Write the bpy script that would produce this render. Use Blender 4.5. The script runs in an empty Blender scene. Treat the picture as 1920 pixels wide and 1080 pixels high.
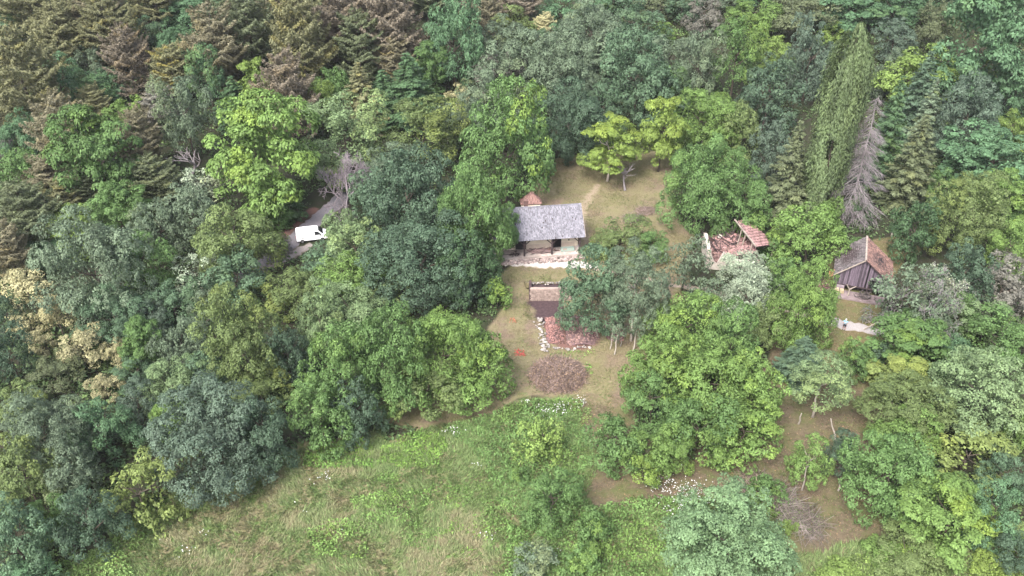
import bpy, math, random
import numpy as np
from mathutils import Vector, Matrix

SC = bpy.context.scene
COL = SC.collection
R = math.radians

# ---------------------------------------------------------------- camera, sky, sun, exposure
CAM_H, PITCH, FPX = 72.7, R(34.0), 1663.0
cam_data = bpy.data.cameras.new('camera')
cam_data.sensor_width = 36.0
cam_data.lens = 36.0 * FPX / 1920.0
cam_data.clip_start = 0.5
cam_data.clip_end = 6000.0
cam = bpy.data.objects.new('camera', cam_data)
COL.objects.link(cam)
cam.location = (0, 0, CAM_H)
cam.rotation_euler = (math.pi / 2 - PITCH, 0, 0)
SC.camera = cam

SUN_EL, SUN_AZ = R(50), R(208)
world = bpy.data.worlds.new('World')
SC.world = world
world.use_nodes = True
wn = world.node_tree.nodes
wl = world.node_tree.links
wn.clear()
w_out = wn.new('ShaderNodeOutputWorld')
w_bg = wn.new('ShaderNodeBackground')
w_sky = wn.new('ShaderNodeTexSky')
w_sky.sky_type = 'NISHITA'
w_sky.sun_disc = False
w_sky.sun_elevation = SUN_EL
w_sky.sun_rotation = SUN_AZ
w_sky.air_density = 1.0
w_sky.dust_density = 4.0
w_sky.ozone_density = 1.0
w_bg.inputs['Strength'].default_value = 0.125
w_hs = wn.new('ShaderNodeHueSaturation')
w_hs.inputs['Saturation'].default_value = 0.62
wl.new(w_sky.outputs['Color'], w_hs.inputs['Color'])
wl.new(w_hs.outputs['Color'], w_bg.inputs['Color'])
wl.new(w_bg.outputs['Background'], w_out.inputs['Surface'])

sun_d = bpy.data.lights.new('sun', 'SUN')
sun_d.energy = 1.5
sun_d.angle = R(20)
sun_d.color = (1.0, 0.965, 0.92)
sun = bpy.data.objects.new('sun', sun_d)
COL.objects.link(sun)
sun.rotation_euler = (math.pi / 2 - SUN_EL, 0, -(SUN_AZ - math.pi))

SC.view_settings.view_transform = 'Standard'
SC.view_settings.look = 'None'
SC.view_settings.gamma = 1.0
SC.view_settings.use_curve_mapping = False
SC.view_settings.exposure = 2.22
SC.render.engine = 'CYCLES'
SC.cycles.max_bounces = 6
SC.cycles.diffuse_bounces = 4
SC.cycles.glossy_bounces = 2
SC.cycles.transmission_bounces = 4
SC.cycles.transparent_max_bounces = 4
SC.cycles.caustics_reflective = False
SC.cycles.caustics_refractive = False

# ---------------------------------------------------------------- terrain and pixel-to-ground helpers
def sstep(a, b, t):
    u = np.clip((np.asarray(t, float) - a) / (b - a), 0, 1)
    return u * u * (3 - 2 * u)

def vnoise(x, y, s, seed=0):
    """cheap smooth value noise in numpy, range 0..1"""
    x = np.asarray(x, float) / s + seed * 17.13
    y = np.asarray(y, float) / s - seed * 9.71
    xi, yi = np.floor(x), np.floor(y)
    fx, fy = x - xi, y - yi
    fx, fy = fx * fx * (3 - 2 * fx), fy * fy * (3 - 2 * fy)
    def h(a, b):
        v = np.sin(a * 127.1 + b * 311.7 + seed * 74.7) * 43758.5453
        return v - np.floor(v)
    return (h(xi, yi) * (1 - fx) + h(xi + 1, yi) * fx) * (1 - fy) + (h(xi, yi + 1) * (1 - fx) + h(xi + 1, yi + 1) * fx) * fy

def fbm(x, y, s, seed=0):
    return vnoise(x, y, s, seed) * .55 + vnoise(x, y, s / 2.1, seed + 3) * .28 + vnoise(x, y, s / 4.7, seed + 7) * .17

PIT = (6.3, 99.6)
def terrain(x, y):
    x = np.asarray(x, float); y = np.asarray(y, float)
    yc = np.minimum(y, 290) - 152
    z = 0.17 * np.maximum(0, yc) * sstep(150, 185, y)
    z = z + sstep(0, -90, x) * 0.10 * np.maximum(0, np.minimum(y, 290) - 112) * sstep(110, 150, y)
    z = z + (fbm(x, y, 14, 2) - .5) * 0.35
    return z

def ray(px, py):
    d = np.array([(px - 960) / FPX, (540 - py) / FPX])
    s, c = math.sin(PITCH), math.cos(PITCH)
    v = np.array([d[0], c + d[1] * s, -s + d[1] * c])
    return v                              # depth along the view axis is 1 per unit

def hit(px, py, h=0.0):
    """point on the ground surface raised by h, and the view depth"""
    v = ray(px, py)
    lo, hi = 5.0, 900.0
    for _ in range(60):
        t = (lo + hi) / 2
        if CAM_H + v[2] * t > float(terrain(v[0] * t, v[1] * t)) + h:
            lo = t
        else:
            hi = t
    t = (lo + hi) / 2
    return Vector((v[0] * t, v[1] * t, CAM_H + v[2] * t)), t

def G(px, py, h=0.0):
    p, _ = hit(px, py, h)
    return p

def gz(x, y):
    return float(terrain(x, y))

# ---------------------------------------------------------------- object helpers
def tag(o, label=None, cat=None, group=None, kind=None):
    if label: o['label'] = label
    if cat: o['category'] = cat
    if group: o['group'] = group
    if kind: o['kind'] = kind
    return o

def empty(name, loc, rz=0.0):
    o = bpy.data.objects.new(name, None)
    o.empty_display_size = 0.5
    o.location = loc
    o.rotation_euler = (0, 0, rz)
    COL.objects.link(o)
    return o

def np_mesh(name, V, F, mat=None, fattr=None, vattr=None, smooth=False):
    me = bpy.data.meshes.new(name)
    V = np.asarray(V, np.float32); F = np.asarray(F, np.int32)
    me.vertices.add(len(V)); me.vertices.foreach_set('co', V.ravel())
    k = F.shape[1]
    me.loops.add(F.size); me.loops.foreach_set('vertex_index', F.ravel())
    me.polygons.add(len(F))
    me.polygons.foreach_set('loop_start', np.arange(len(F), dtype=np.int32) * k)
    if smooth:
        me.polygons.foreach_set('use_smooth', np.ones(len(F), bool))
    for dom, at in (('FACE', fattr), ('POINT', vattr)):
        for n, a in (at or {}).items():
            at_ = me.attributes.new(n, 'FLOAT', dom)
            at_.data.foreach_set('value', np.asarray(a, np.float32).ravel())
    me.update(calc_edges=True)
    if mat: me.materials.append(mat)
    return me

def link(name, me, parent=None, loc=None, kind=None):
    o = bpy.data.objects.new(name, me)
    COL.objects.link(o)
    if parent: o.parent = parent
    if loc is not None: o.location = loc
    if kind: o['kind'] = kind
    return o

class MB:
    """collects boxes, quads and tubes and links them as ONE mesh object"""
    def __init__(s): s.v = []; s.f = []
    def quadbox(s, c8):
        b = len(s.v); s.v += [tuple(c) for c in c8]
        s.f += [(b, b+3, b+2, b+1), (b+4, b+5, b+6, b+7), (b, b+1, b+5, b+4), (b+1, b+2, b+6, b+5), (b+2, b+3, b+7, b+6), (b+3, b, b+4, b+7)]
    def box(s, c, d, M=None):
        x, y, z = d[0]/2, d[1]/2, d[2]/2
        P = [Vector(p) for p in ((-x,-y,-z),(x,-y,-z),(x,y,-z),(-x,y,-z),(-x,-y,z),(x,-y,z),(x,y,z),(-x,y,z))]
        if M is not None: P = [M @ p for p in P]
        c = Vector(c)
        s.quadbox([p + c for p in P])
    def slab(s, pts, t):
        """thick convex polygon: pts top surface (ccw from above), thickness vector t"""
        n = len(pts); b = len(s.v); t = Vector(t)
        s.v += [tuple(Vector(p)) for p in pts] + [tuple(Vector(p) - t) for p in pts]
        s.f.append(tuple(range(b, b+n))); s.f.append(tuple(range(b+2*n-1, b+n-1, -1)))
        for i in range(n):
            j = (i+1) % n
            s.f.append((b+j, b+i, b+n+i, b+n+j))
    def tube(s, pts, rad, n=6, cap=True):
        pts = [Vector(p) for p in pts]
        if not isinstance(rad, (list, tuple)): rad = [rad] * len(pts)
        b = len(s.v)
        for i, p in enumerate(pts):
            d = (pts[min(i+1, len(pts)-1)] - pts[max(i-1, 0)])
            if d.length < 1e-6: d = Vector((0, 0, 1))
            d.normalize()
            a = d.orthogonal().normalized(); c = d.cross(a)
            if i and False: pass
            for k in range(n):
                th = 2*math.pi*k/n
                s.v.append(tuple(p + (a*math.cos(th) + c*math.sin(th)) * rad[i]))
        for i in range(len(pts)-1):
            for k in range(n):
                k2 = (k+1) % n
                s.f.append((b+i*n+k, b+i*n+k2, b+(i+1)*n+k2, b+(i+1)*n+k))
        if cap:
            s.f.append(tuple(b+k for k in range(n-1, -1, -1)))
            s.f.append(tuple(b+(len(pts)-1)*n+k for k in range(n)))
    def beam(s, p0, p1, w, h=None):
        p0, p1 = Vector(p0), Vector(p1); d = p1 - p0; L = d.length; d.normalize()
        up = Vector((0,0,1)) if abs(d.z) < .95 else Vector((0,1,0))
        a = d.cross(up).normalized(); c = a.cross(d)
        h = h or w
        o = [(-w/2,-h/2),(w/2,-h/2),(w/2,h/2),(-w/2,h/2)]
        s.quadbox([p0 + a*x + c*z for x, z in o] + [p1 + a*x + c*z for x, z in o])
    def mesh(s, name, mat=None, bevel=0.0):
        me = bpy.data.meshes.new(name)
        me.from_pydata(s.v, [], s.f)
        me.update()
        if mat: me.materials.append(mat)
        return me
    def build(s, name, mat=None, parent=None, loc=None, kind=None, rand=None):
        me = s.mesh(name, mat)
        if rand is not None:                 # one random value per piece (faces per piece given)
            n = len(me.polygons); rng = np.random.default_rng(rand[1])
            per = np.repeat(rng.random(n // rand[0] + 1), rand[0])[:n]
            at = me.attributes.new('tint', 'FLOAT', 'FACE'); at.data.foreach_set('value', per.astype(np.float32))
        return link(name, me, parent, loc, kind)

def rock(rng, r, flat=0.7):
    """a small irregular stone, 12 verts"""
    t = (1 + 5 ** .5) / 2
    V = np.array([(-1,t,0),(1,t,0),(-1,-t,0),(1,-t,0),(0,-1,t),(0,1,t),(0,-1,-t),(0,1,-t),(t,0,-1),(t,0,1),(-t,0,-1),(-t,0,1)], float) / 1.9
    V *= (1 + rng.uniform(-.28, .28, (12, 1))) * np.array([1, rng.uniform(.65, 1), flat * rng.uniform(.8, 1.1)]) * r
    a = rng.uniform(0, 6.28); c, s_ = math.cos(a), math.sin(a)
    V[:, :2] = V[:, :2] @ np.array([[c, s_], [-s_, c]])
    F = [(0,11,5),(0,5,1),(0,1,7),(0,7,10),(0,10,11),(1,5,9),(5,11,4),(11,10,2),(10,7,6),(7,1,8),(3,9,4),(3,4,2),(3,2,6),(3,6,8),(3,8,9),(4,9,5),(2,4,11),(6,2,10),(8,6,7),(9,8,1)]
    return V, F

def pip(poly, x, y):
    """vectorised point in polygon"""
    x = np.asarray(x); y = np.asarray(y); ins = np.zeros(x.shape, bool)
    n = len(poly)
    for i in range(n):
        x0, y0 = poly[i]; x1, y1 = poly[(i+1) % n]
        c = ((y0 > y) != (y1 > y))
        with np.errstate(divide='ignore', invalid='ignore'):
            xx = (x1 - x0) * (y - y0) / ((y1 - y0) or 1e-9) + x0
        ins ^= c & (x < xx)
    return ins

def wpoly(pix):
    return [tuple(G(px, py))[:2] for px, py in pix]

# ---------------------------------------------------------------- materials
def new_mat(name):
    m = bpy.data.materials.new(name); m.use_nodes = True
    nt = m.node_tree
    b = nt.nodes['Principled BSDF']
    return m, nt, b, nt.nodes['Material Output']

def N(nt, t, **kw):
    n = nt.nodes.new(t)
    for k, v in kw.items():
        if k in n.inputs: n.inputs[k].default_value = v
        else: setattr(n, k, v)
    return n

def mixc(nt, fac, a, b, mode='MIX'):
    n = nt.nodes.new('ShaderNodeMix'); n.data_type = 'RGBA'; n.blend_type = mode
    for sock, v in ((n.inputs['Factor'], fac), (n.inputs['A'], a), (n.inputs['B'], b)):
        if hasattr(v, 'links') or isinstance(v, bpy.types.NodeSocket): nt.links.new(v, sock)
        else: sock.default_value = v if not isinstance(v, tuple) or len(v) == 4 else (*v, 1)
    return n.outputs['Result']

def mth(nt, op, a, b=None, c=None):
    n = nt.nodes.new('ShaderNodeMath'); n.operation = op
    for i, v in enumerate((a, b, c)):
        if v is None: continue
        if isinstance(v, bpy.types.NodeSocket): nt.links.new(v, n.inputs[i])
        else: n.inputs[i].default_value = v
    return n.outputs[0]

def ramp(nt, fac, a, b):
    n = nt.nodes.new('ShaderNodeMapRange'); n.interpolation_type = 'SMOOTHSTEP'
    nt.links.new(fac, n.inputs['Value']); n.inputs['From Min'].default_value = a; n.inputs['From Max'].default_value = b
    return n.outputs['Result']

def noise_out(nt, scale, detail=4, rough=.6, obj=True, stretch=None):
    tc = nt.nodes.new('ShaderNodeTexCoord')
    src = tc.outputs['Object']
    if stretch:
        mp = nt.nodes.new('ShaderNodeMapping'); mp.inputs['Scale'].default_value = stretch
        nt.links.new(src, mp.inputs['Vector']); src = mp.outputs['Vector']
    n = N(nt, 'ShaderNodeTexNoise', Scale=scale, Detail=detail, Roughness=rough)
    nt.links.new(src, n.inputs['Vector'])
    return n.outputs['Fac']

def simple_mat(name, c1, c2=None, scale=3.0, rough=.85, bump=0.0, tint=0.0, stretch=None, spec=.3):
    m, nt, b, out = new_mat(name)
    c2 = c2 or tuple(x * .6 for x in c1)
    f = ramp(nt, noise_out(nt, scale, 5, .65, stretch=stretch), .3, .7)
    col = mixc(nt, f, c1, c2)
    if tint:
        at = N(nt, 'ShaderNodeAttribute', attribute_name='tint')
        k = mth(nt, 'MULTIPLY_ADD', at.outputs['Fac'], 2 * tint, 1 - tint)
        cb = nt.nodes.new('ShaderNodeCombineColor')
        for i in range(3): nt.links.new(k, cb.inputs[i])
        col = mixc(nt, 1.0, col, cb.outputs[0], 'MULTIPLY')
    nt.links.new(col, b.inputs['Base Color'])
    b.inputs['Roughness'].default_value = rough
    b.inputs['Specular IOR Level'].default_value = spec
    if bump:
        bp = N(nt, 'ShaderNodeBump', Strength=bump, Distance=.05)
        nt.links.new(noise_out(nt, scale * 4, 5, .7, stretch=stretch), bp.inputs['Height'])
        nt.links.new(bp.outputs['Normal'], b.inputs['Normal'])
    return m

def foliage_mat(name, color=None, trans=.27, spec=.14, rough=.55, amp=.56):
    """leaf colour from the object's own colour (per tree) or a fixed colour; 'tint' varies leaf by leaf, 'alt' marks yellower boughs"""
    m, nt, b, out = new_mat(name)
    oi = N(nt, 'ShaderNodeObjectInfo')
    base = oi.outputs['Color'] if color is None else None
    if base is None:
        rgb = nt.nodes.new('ShaderNodeRGB'); rgb.outputs[0].default_value = (*color, 1); base = rgb.outputs[0]
    ti = N(nt, 'ShaderNodeAttribute', attribute_name='tint').outputs['Fac']
    al = N(nt, 'ShaderNodeAttribute', attribute_name='alt').outputs['Fac']
    yel = mixc(nt, 1.0, base, (1.5, 1.3, .8, 1), 'MULTIPLY')
    f = mth(nt, 'MULTIPLY', ramp(nt, al, .62, .72), oi.outputs['Alpha'] if color is None else .25)
    col = mixc(nt, f, base, yel)
    k = mth(nt, 'MULTIPLY_ADD', ti, 2 * amp, 1 - amp)
    cb = nt.nodes.new('ShaderNodeCombineColor')
    for i in range(3): nt.links.new(k, cb.inputs[i])
    col = mixc(nt, 1.0, col, cb.outputs[0], 'MULTIPLY')
    nt.links.new(col, b.inputs['Base Color'])
    b.inputs['Roughness'].default_value = rough
    b.inputs['Specular IOR Level'].default_value = spec
    tr = nt.nodes.new('ShaderNodeBsdfTranslucent')
    nt.links.new(col, tr.inputs['Color'])
    mx = nt.nodes.new('ShaderNodeMixShader'); mx.inputs[0].default_value = trans
    nt.links.new(b.outputs[0], mx.inputs[1]); nt.links.new(tr.outputs[0], mx.inputs[2])
    nt.links.new(mx.outputs[0], out.inputs['Surface'])
    return m

def objcolor_mat(name, c2=.55, scale=2.0, rough=.9):
    m, nt, b, out = new_mat(name)
    oi = N(nt, 'ShaderNodeObjectInfo')
    f = ramp(nt, noise_out(nt, scale, 5, .7, stretch=(1, 1, .3)), .35, .7)
    dark = mixc(nt, 1.0, oi.outputs['Color'], (c2, c2, c2, 1), 'MULTIPLY')
    nt.links.new(mixc(nt, f, oi.outputs['Color'], dark), b.inputs['Base Color'])
    b.inputs['Roughness'].default_value = rough
    b.inputs['Specular IOR Level'].default_value = .2
    return m

M_LEAF = foliage_mat('leaf')
M_NEEDLE = foliage_mat('needle', trans=.12, spec=.2, amp=.45)
M_BARK = objcolor_mat('bark')
# ---------------------------------------------------------------- ground
P_MEADOW = wpoly([(60,1110),(230,1000),(330,918),(500,866),(560,838),(700,806),(728,832),(800,800),(870,792),(1000,748),(1085,748),(1095,800),(1110,880),(1092,940),(1100,958),(1330,928),(1470,960),(1492,1050),(1640,1006),(1920,985),(2300,1100),(2600,1700),(-600,1700),(-250,1180)])
P_YARD = wpoly([(918,640),(950,505),(1070,480),(1110,380),(1180,420),(1290,440),(1290,560),(1215,700),(1175,770),(1090,755),(1000,745),(870,795),(790,806),(690,780),(720,730),(900,690)])
P_BACK = wpoly([(985,360),(1035,300),(1100,290),(1270,280),(1270,420),(1310,445),(1180,480),(1070,485)])
P_ORCH = wpoly([(1070,965),(1085,900),(1080,800),(1075,740),(1185,750),(1200,830),(1420,790),(1440,650),(1480,630),(1670,730),(1655,1005),(1490,1075),(1440,1000),(1330,950),(1200,950)])
P_BARN = wpoly([(1530,545),(1560,470),(1700,440),(1720,470),(1640,560),(1660,640),(1600,690),(1540,690),(1535,640)])
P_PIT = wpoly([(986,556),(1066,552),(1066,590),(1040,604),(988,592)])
P_RUB = wpoly([(1012,592),(1120,588),(1125,640),(1090,652),(1030,650)])
P_VERGE = wpoly([(500,480),(512,440),(590,385),(605,392),(560,425),(520,470)])

def axis(lo, hi, step, far):
    a = list(np.arange(lo, hi + step / 2, step)); s = step
    up = [a[-1]]; dn = [a[0]]
    while up[-1] < far:
        s *= 1.22; up.append(up[-1] + s); dn.append(dn[-1] - s)
    return np.array(dn[:0:-1] + a + up[1:])
gx = axis(-70, 85, .6, 2500)
gy = axis(46, 172, .6, 2500)
GX, GY = np.meshgrid(gx, gy)
GZ = terrain(GX, GY)
JX = GX + (fbm(GX, GY, 3.2, 11) - .5) * 3.2
JY = GY + (fbm(GX, GY, 3.2, 12) - .5) * 3.2

def soft(mask, n=2):
    m = mask.astype(float)
    for _ in range(n):
        p = np.pad(m, 1, mode='edge')
        m = (p[:-2, 1:-1] + p[2:, 1:-1] + p[1:-1, :-2] + p[1:-1, 2:] + 2 * p[1:-1, 1:-1]) / 6
    return m
w_mead = soft(pip(P_MEADOW, JX, JY), 3)
w_dry = soft(pip(P_YARD, JX, JY) | pip(P_BACK, JX, JY), 3)
w_barn = soft(pip(P_BARN, JX, JY), 3)
w_orch = soft(pip(P_ORCH, JX, JY), 3)
w_pitshade = soft(pip(P_PIT, JX + (JX - GX) * .5, JY + (JY - GY) * .5), 4)  # dark pit soil, with the shadow below the wall put into its colour
w_red = soft(pip(P_RUB, JX, JY) , 2) + soft(pip(P_VERGE, JX, JY), 2)
GZ = GZ - .35 * soft(pip(P_PIT, GX, GY), 3)
V = np.stack([GX, GY, GZ], -1).reshape(-1, 3)
nx, ny = len(gx), len(gy)
ii = (np.arange(ny - 1)[:, None] * nx + np.arange(nx - 1)[None]).reshape(-1)
F = np.stack([ii, ii + 1, ii + nx + 1, ii + nx], 1)

m, nt, b, out = new_mat('ground')
A = {k: N(nt, 'ShaderNodeAttribute', attribute_name=k).outputs['Fac'] for k in ('meadow', 'dry', 'barn', 'orchard', 'dark', 'red')}
n1 = noise_out(nt, .16, 5, .65); n2 = noise_out(nt, .55, 6, .7); n3 = noise_out(nt, 2.6, 5, .75); n4 = noise_out(nt, .33, 4, .6)
litter = mixc(nt, ramp(nt, n2, .35, .65), (0.030, 0.027, 0.019), (0.025, 0.033, 0.015))
straw = mixc(nt, ramp(nt, n3, .3, .7), (0.172, 0.144, 0.090), (0.126, 0.114, 0.060))
lush = mixc(nt, ramp(nt, n3, .3, .7), (0.084, 0.138, 0.040), (0.059, 0.099, 0.029))
mead = mixc(nt, ramp(nt, n2, .40, .62), straw, lush)
pinkish = mixc(nt, ramp(nt, n3, .3, .7), (0.160, 0.120, 0.088), (0.113, 0.084, 0.062))
olive = mixc(nt, ramp(nt, n3, .3, .7), (0.147, 0.133, 0.069), (0.105, 0.105, 0.047))
yard = mixc(nt, ramp(nt, n1, .42, .6), mixc(nt, ramp(nt, n2, .4, .6), straw, olive), mixc(nt, ramp(nt, n4, .44, .6), straw, pinkish))
orch = mixc(nt, ramp(nt, n4, .45, .6), mixc(nt, ramp(nt, n3, .3, .7), (0.126, 0.099, 0.067), (0.071, 0.057, 0.037)), mixc(nt, ramp(nt, n2, .35, .6), (0.076, 0.086, 0.034), (0.105, 0.093, 0.050)))
barn = mixc(nt, ramp(nt, n2, .35, .65), (0.094, 0.100, 0.041), (0.113, 0.086, 0.048))
dark = mixc(nt, ramp(nt, n3, .3, .7), (0.069, 0.045, 0.048), (0.038, 0.026, 0.028))  # pit soil tone, darkened to carry the painted shadow
red = mixc(nt, ramp(nt, n2, .35, .65), (0.134, 0.073, 0.062), (0.084, 0.052, 0.043))
col = litter
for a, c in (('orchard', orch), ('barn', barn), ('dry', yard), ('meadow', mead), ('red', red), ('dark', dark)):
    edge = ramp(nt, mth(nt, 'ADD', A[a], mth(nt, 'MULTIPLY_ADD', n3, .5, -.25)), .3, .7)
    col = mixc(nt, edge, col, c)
nt.links.new(col, b.inputs['Base Color'])
b.inputs['Roughness'].default_value = .95
b.inputs['Specular IOR Level'].default_value = .1
bp = N(nt, 'ShaderNodeBump', Strength=.6, Distance=.12)
nt.links.new(noise_out(nt, 4.5, 6, .75), bp.inputs['Height'])
nt.links.new(bp.outputs['Normal'], b.inputs['Normal'])
me = np_mesh('ground', V, F, m, vattr={'meadow': w_mead, 'dry': w_dry, 'barn': w_barn, 'orchard': w_orch, 'dark': w_pitshade, 'red': w_red}, smooth=True)
ground = link('ground', me, kind='structure')

# ---------------------------------------------------------------- road and gravel paths: sheets draped over the ground
def ribbon(name, pix, widths, mat, lift=.03, seed=0, rag=.25):
    P = [G(*p) for p in pix]
    pts, wd = [], []
    for i in range(len(P) - 1):
        k = max(2, int((P[i+1] - P[i]).length / .5))
        for j in range(k):
            t = j / k
            pts.append(P[i].lerp(P[i+1], t)); wd.append(widths[i] * (1-t) + widths[i+1] * t)
    pts.append(P[-1]); wd.append(widths[-1])
    for _ in range(6):
        pts = [pts[0]] + [(pts[i-1] + pts[i]*2 + pts[i+1]) / 4 for i in range(1, len(pts)-1)] + [pts[-1]]
    rng = np.random.default_rng(seed)
    M = 9; V = []; E = []
    for i, p in enumerate(pts):
        d = (pts[min(i+1, len(pts)-1)] - pts[max(i-1, 0)]); d.z = 0; d.normalize()
        nrm = Vector((-d.y, d.x, 0))
        wl_ = wd[i] * .5 + rng.uniform(-rag, rag); wr = wd[i] * .5 + rng.uniform(-rag, rag)
        for j in range(M):
            t = j / (M-1)
            q = p + nrm * (wl_ * (1-t) - wr * t)
            V.append((q.x, q.y, gz(q.x, q.y) + lift - (.05 if j in (0, M-1) else 0)))
            E.append(abs(t - .5) * 2)
    n = len(pts)
    F = [(i*M+j, i*M+j+1, (i+1)*M+j+1, (i+1)*M+j) for i in range(n-1) for j in range(M-1)]
    F = [f[::-1] for f in F]
    return link(name, np_mesh(name, V, F, mat, vattr={'edge': E}, smooth=True), kind='structure')

def track_mat(name, c1, c2, verge, lo=.55, hi=.95):
    m, nt, b, out = new_mat(name)
    ed = N(nt, 'ShaderNodeAttribute', attribute_name='edge').outputs['Fac']
    n2 = noise_out(nt, .9, 6, .75); n3 = noise_out(nt, 6, 4, .7)
    c = mixc(nt, ramp(nt, n3, .3, .7), c1, c2)
    c = mixc(nt, ramp(nt, mth(nt, 'ADD', ed, mth(nt, 'MULTIPLY_ADD', n2, 1.1, -.55)), lo, hi), c, verge)
    nt.links.new(c, b.inputs['Base Color']); b.inputs['Roughness'].default_value = .9
    bp = N(nt, 'ShaderNodeBump', Strength=.5, Distance=.05)
    nt.links.new(noise_out(nt, 12, 4, .7), bp.inputs['Height']); nt.links.new(bp.outputs['Normal'], b.inputs['Normal'])
    return m
M_GRAVEL = track_mat('white_gravel', (.46, .425, .39), (.34, .31, .285), (.2, .165, .115))
M_GRAVEL2 = track_mat('lilac_gravel', (.30, .272, .268), (.21, .19, .185), (.15, .12, .075), .65, 1.1)
M_ROAD = track_mat('grey_road', (.165, .15, .165), (.115, .105, .115), (.10, .075, .06), .7, 1.1)
ribbon('gravel_path', [(860, 486), (930, 490), (1000, 493), (1075, 495), (1120, 501)], [1.6, 2.0, 2.9, 2.8, 1.4], M_GRAVEL, .03, 1, .35)
ribbon('gravel_path', [(1540, 598), (1570, 606), (1610, 614), (1652, 623), (1700, 638)], [2.4, 2.6, 2.4, 2.1, 1.2], M_GRAVEL2, .03, 6, .3)
ribbon('worn_track', [(1105, 500), (1160, 512), (1250, 533), (1330, 545), (1430, 572), (1545, 600)], [1.4, 1.5, 1.4, 1.4, 1.4, 1.6], track_mat('worn_track', (.27, .21, .17), (.2, .16, .12), (.15, .125, .075), .3, .9), .025, 7, .35)
ribbon('road', [(430, 545), (500, 492), (548, 452), (595, 412), (640, 372), (690, 335)], [3.6, 3.6, 3.5, 3.4, 3.3, 3.3], M_ROAD, .03, 2, .2)
ribbon('gravel_verge', [(505, 500), (545, 478), (585, 458)], [1.6, 2.6, 1.4], track_mat('pale_gravel', (.23, .2, .19), (.15, .13, .12), (.09, .075, .05)), .045, 3, .25)
ribbon('worn_footpath', [(1098, 470), (1100, 445), (1090, 410), (1100, 375), (1122, 345)], [1.4, 2.0, 1.8, 2.4, 1.6], track_mat('worn_earth', (.24, .185, .135), (.19, .15, .10), (.155, .132, .072), .15, .8), .02, 4, .5)

# ---------------------------------------------------------------- leaf geometry
def unit(v):
    return v / np.maximum(np.linalg.norm(v, axis=-1, keepdims=True), 1e-9)

def cards(rng, P, Nn, L, W, T=None, bend=.12):
    """folded leaf quads at P facing Nn; L, W per-leaf lengths"""
    n = len(P)
    Nn = unit(Nn)
    if T is None: T = rng.normal(size=(n, 3))
    T = unit(T - Nn * (T * Nn).sum(1, keepdims=True))
    B = np.cross(Nn, T)
    L = np.broadcast_to(np.asarray(L, float), (n,))[:, None]; W = np.broadcast_to(np.asarray(W, float), (n,))[:, None]
    V = np.empty((n, 4, 3))
    V[:, 0] = P - T * L * .5
    V[:, 1] = P + B * W * .5 + Nn * L * bend
    V[:, 2] = P + T * L * .5 - Nn * L * bend
    V[:, 3] = P - B * W * .5 + Nn * L * bend
    F = np.arange(n * 4, dtype=np.int32).reshape(n, 4)
    return V.reshape(-1, 3), F

def fib(n, rng):
    i = np.arange(n) + .5
    ph = i * 2.399963 + rng.uniform(0, 6.28)
    z = 1 - 2 * i / n
    r = np.sqrt(1 - z * z)
    d = np.stack([r * np.cos(ph), r * np.sin(ph), z], 1)
    return unit(d + rng.normal(size=d.shape) * (1.2 / math.sqrt(n)))

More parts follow.
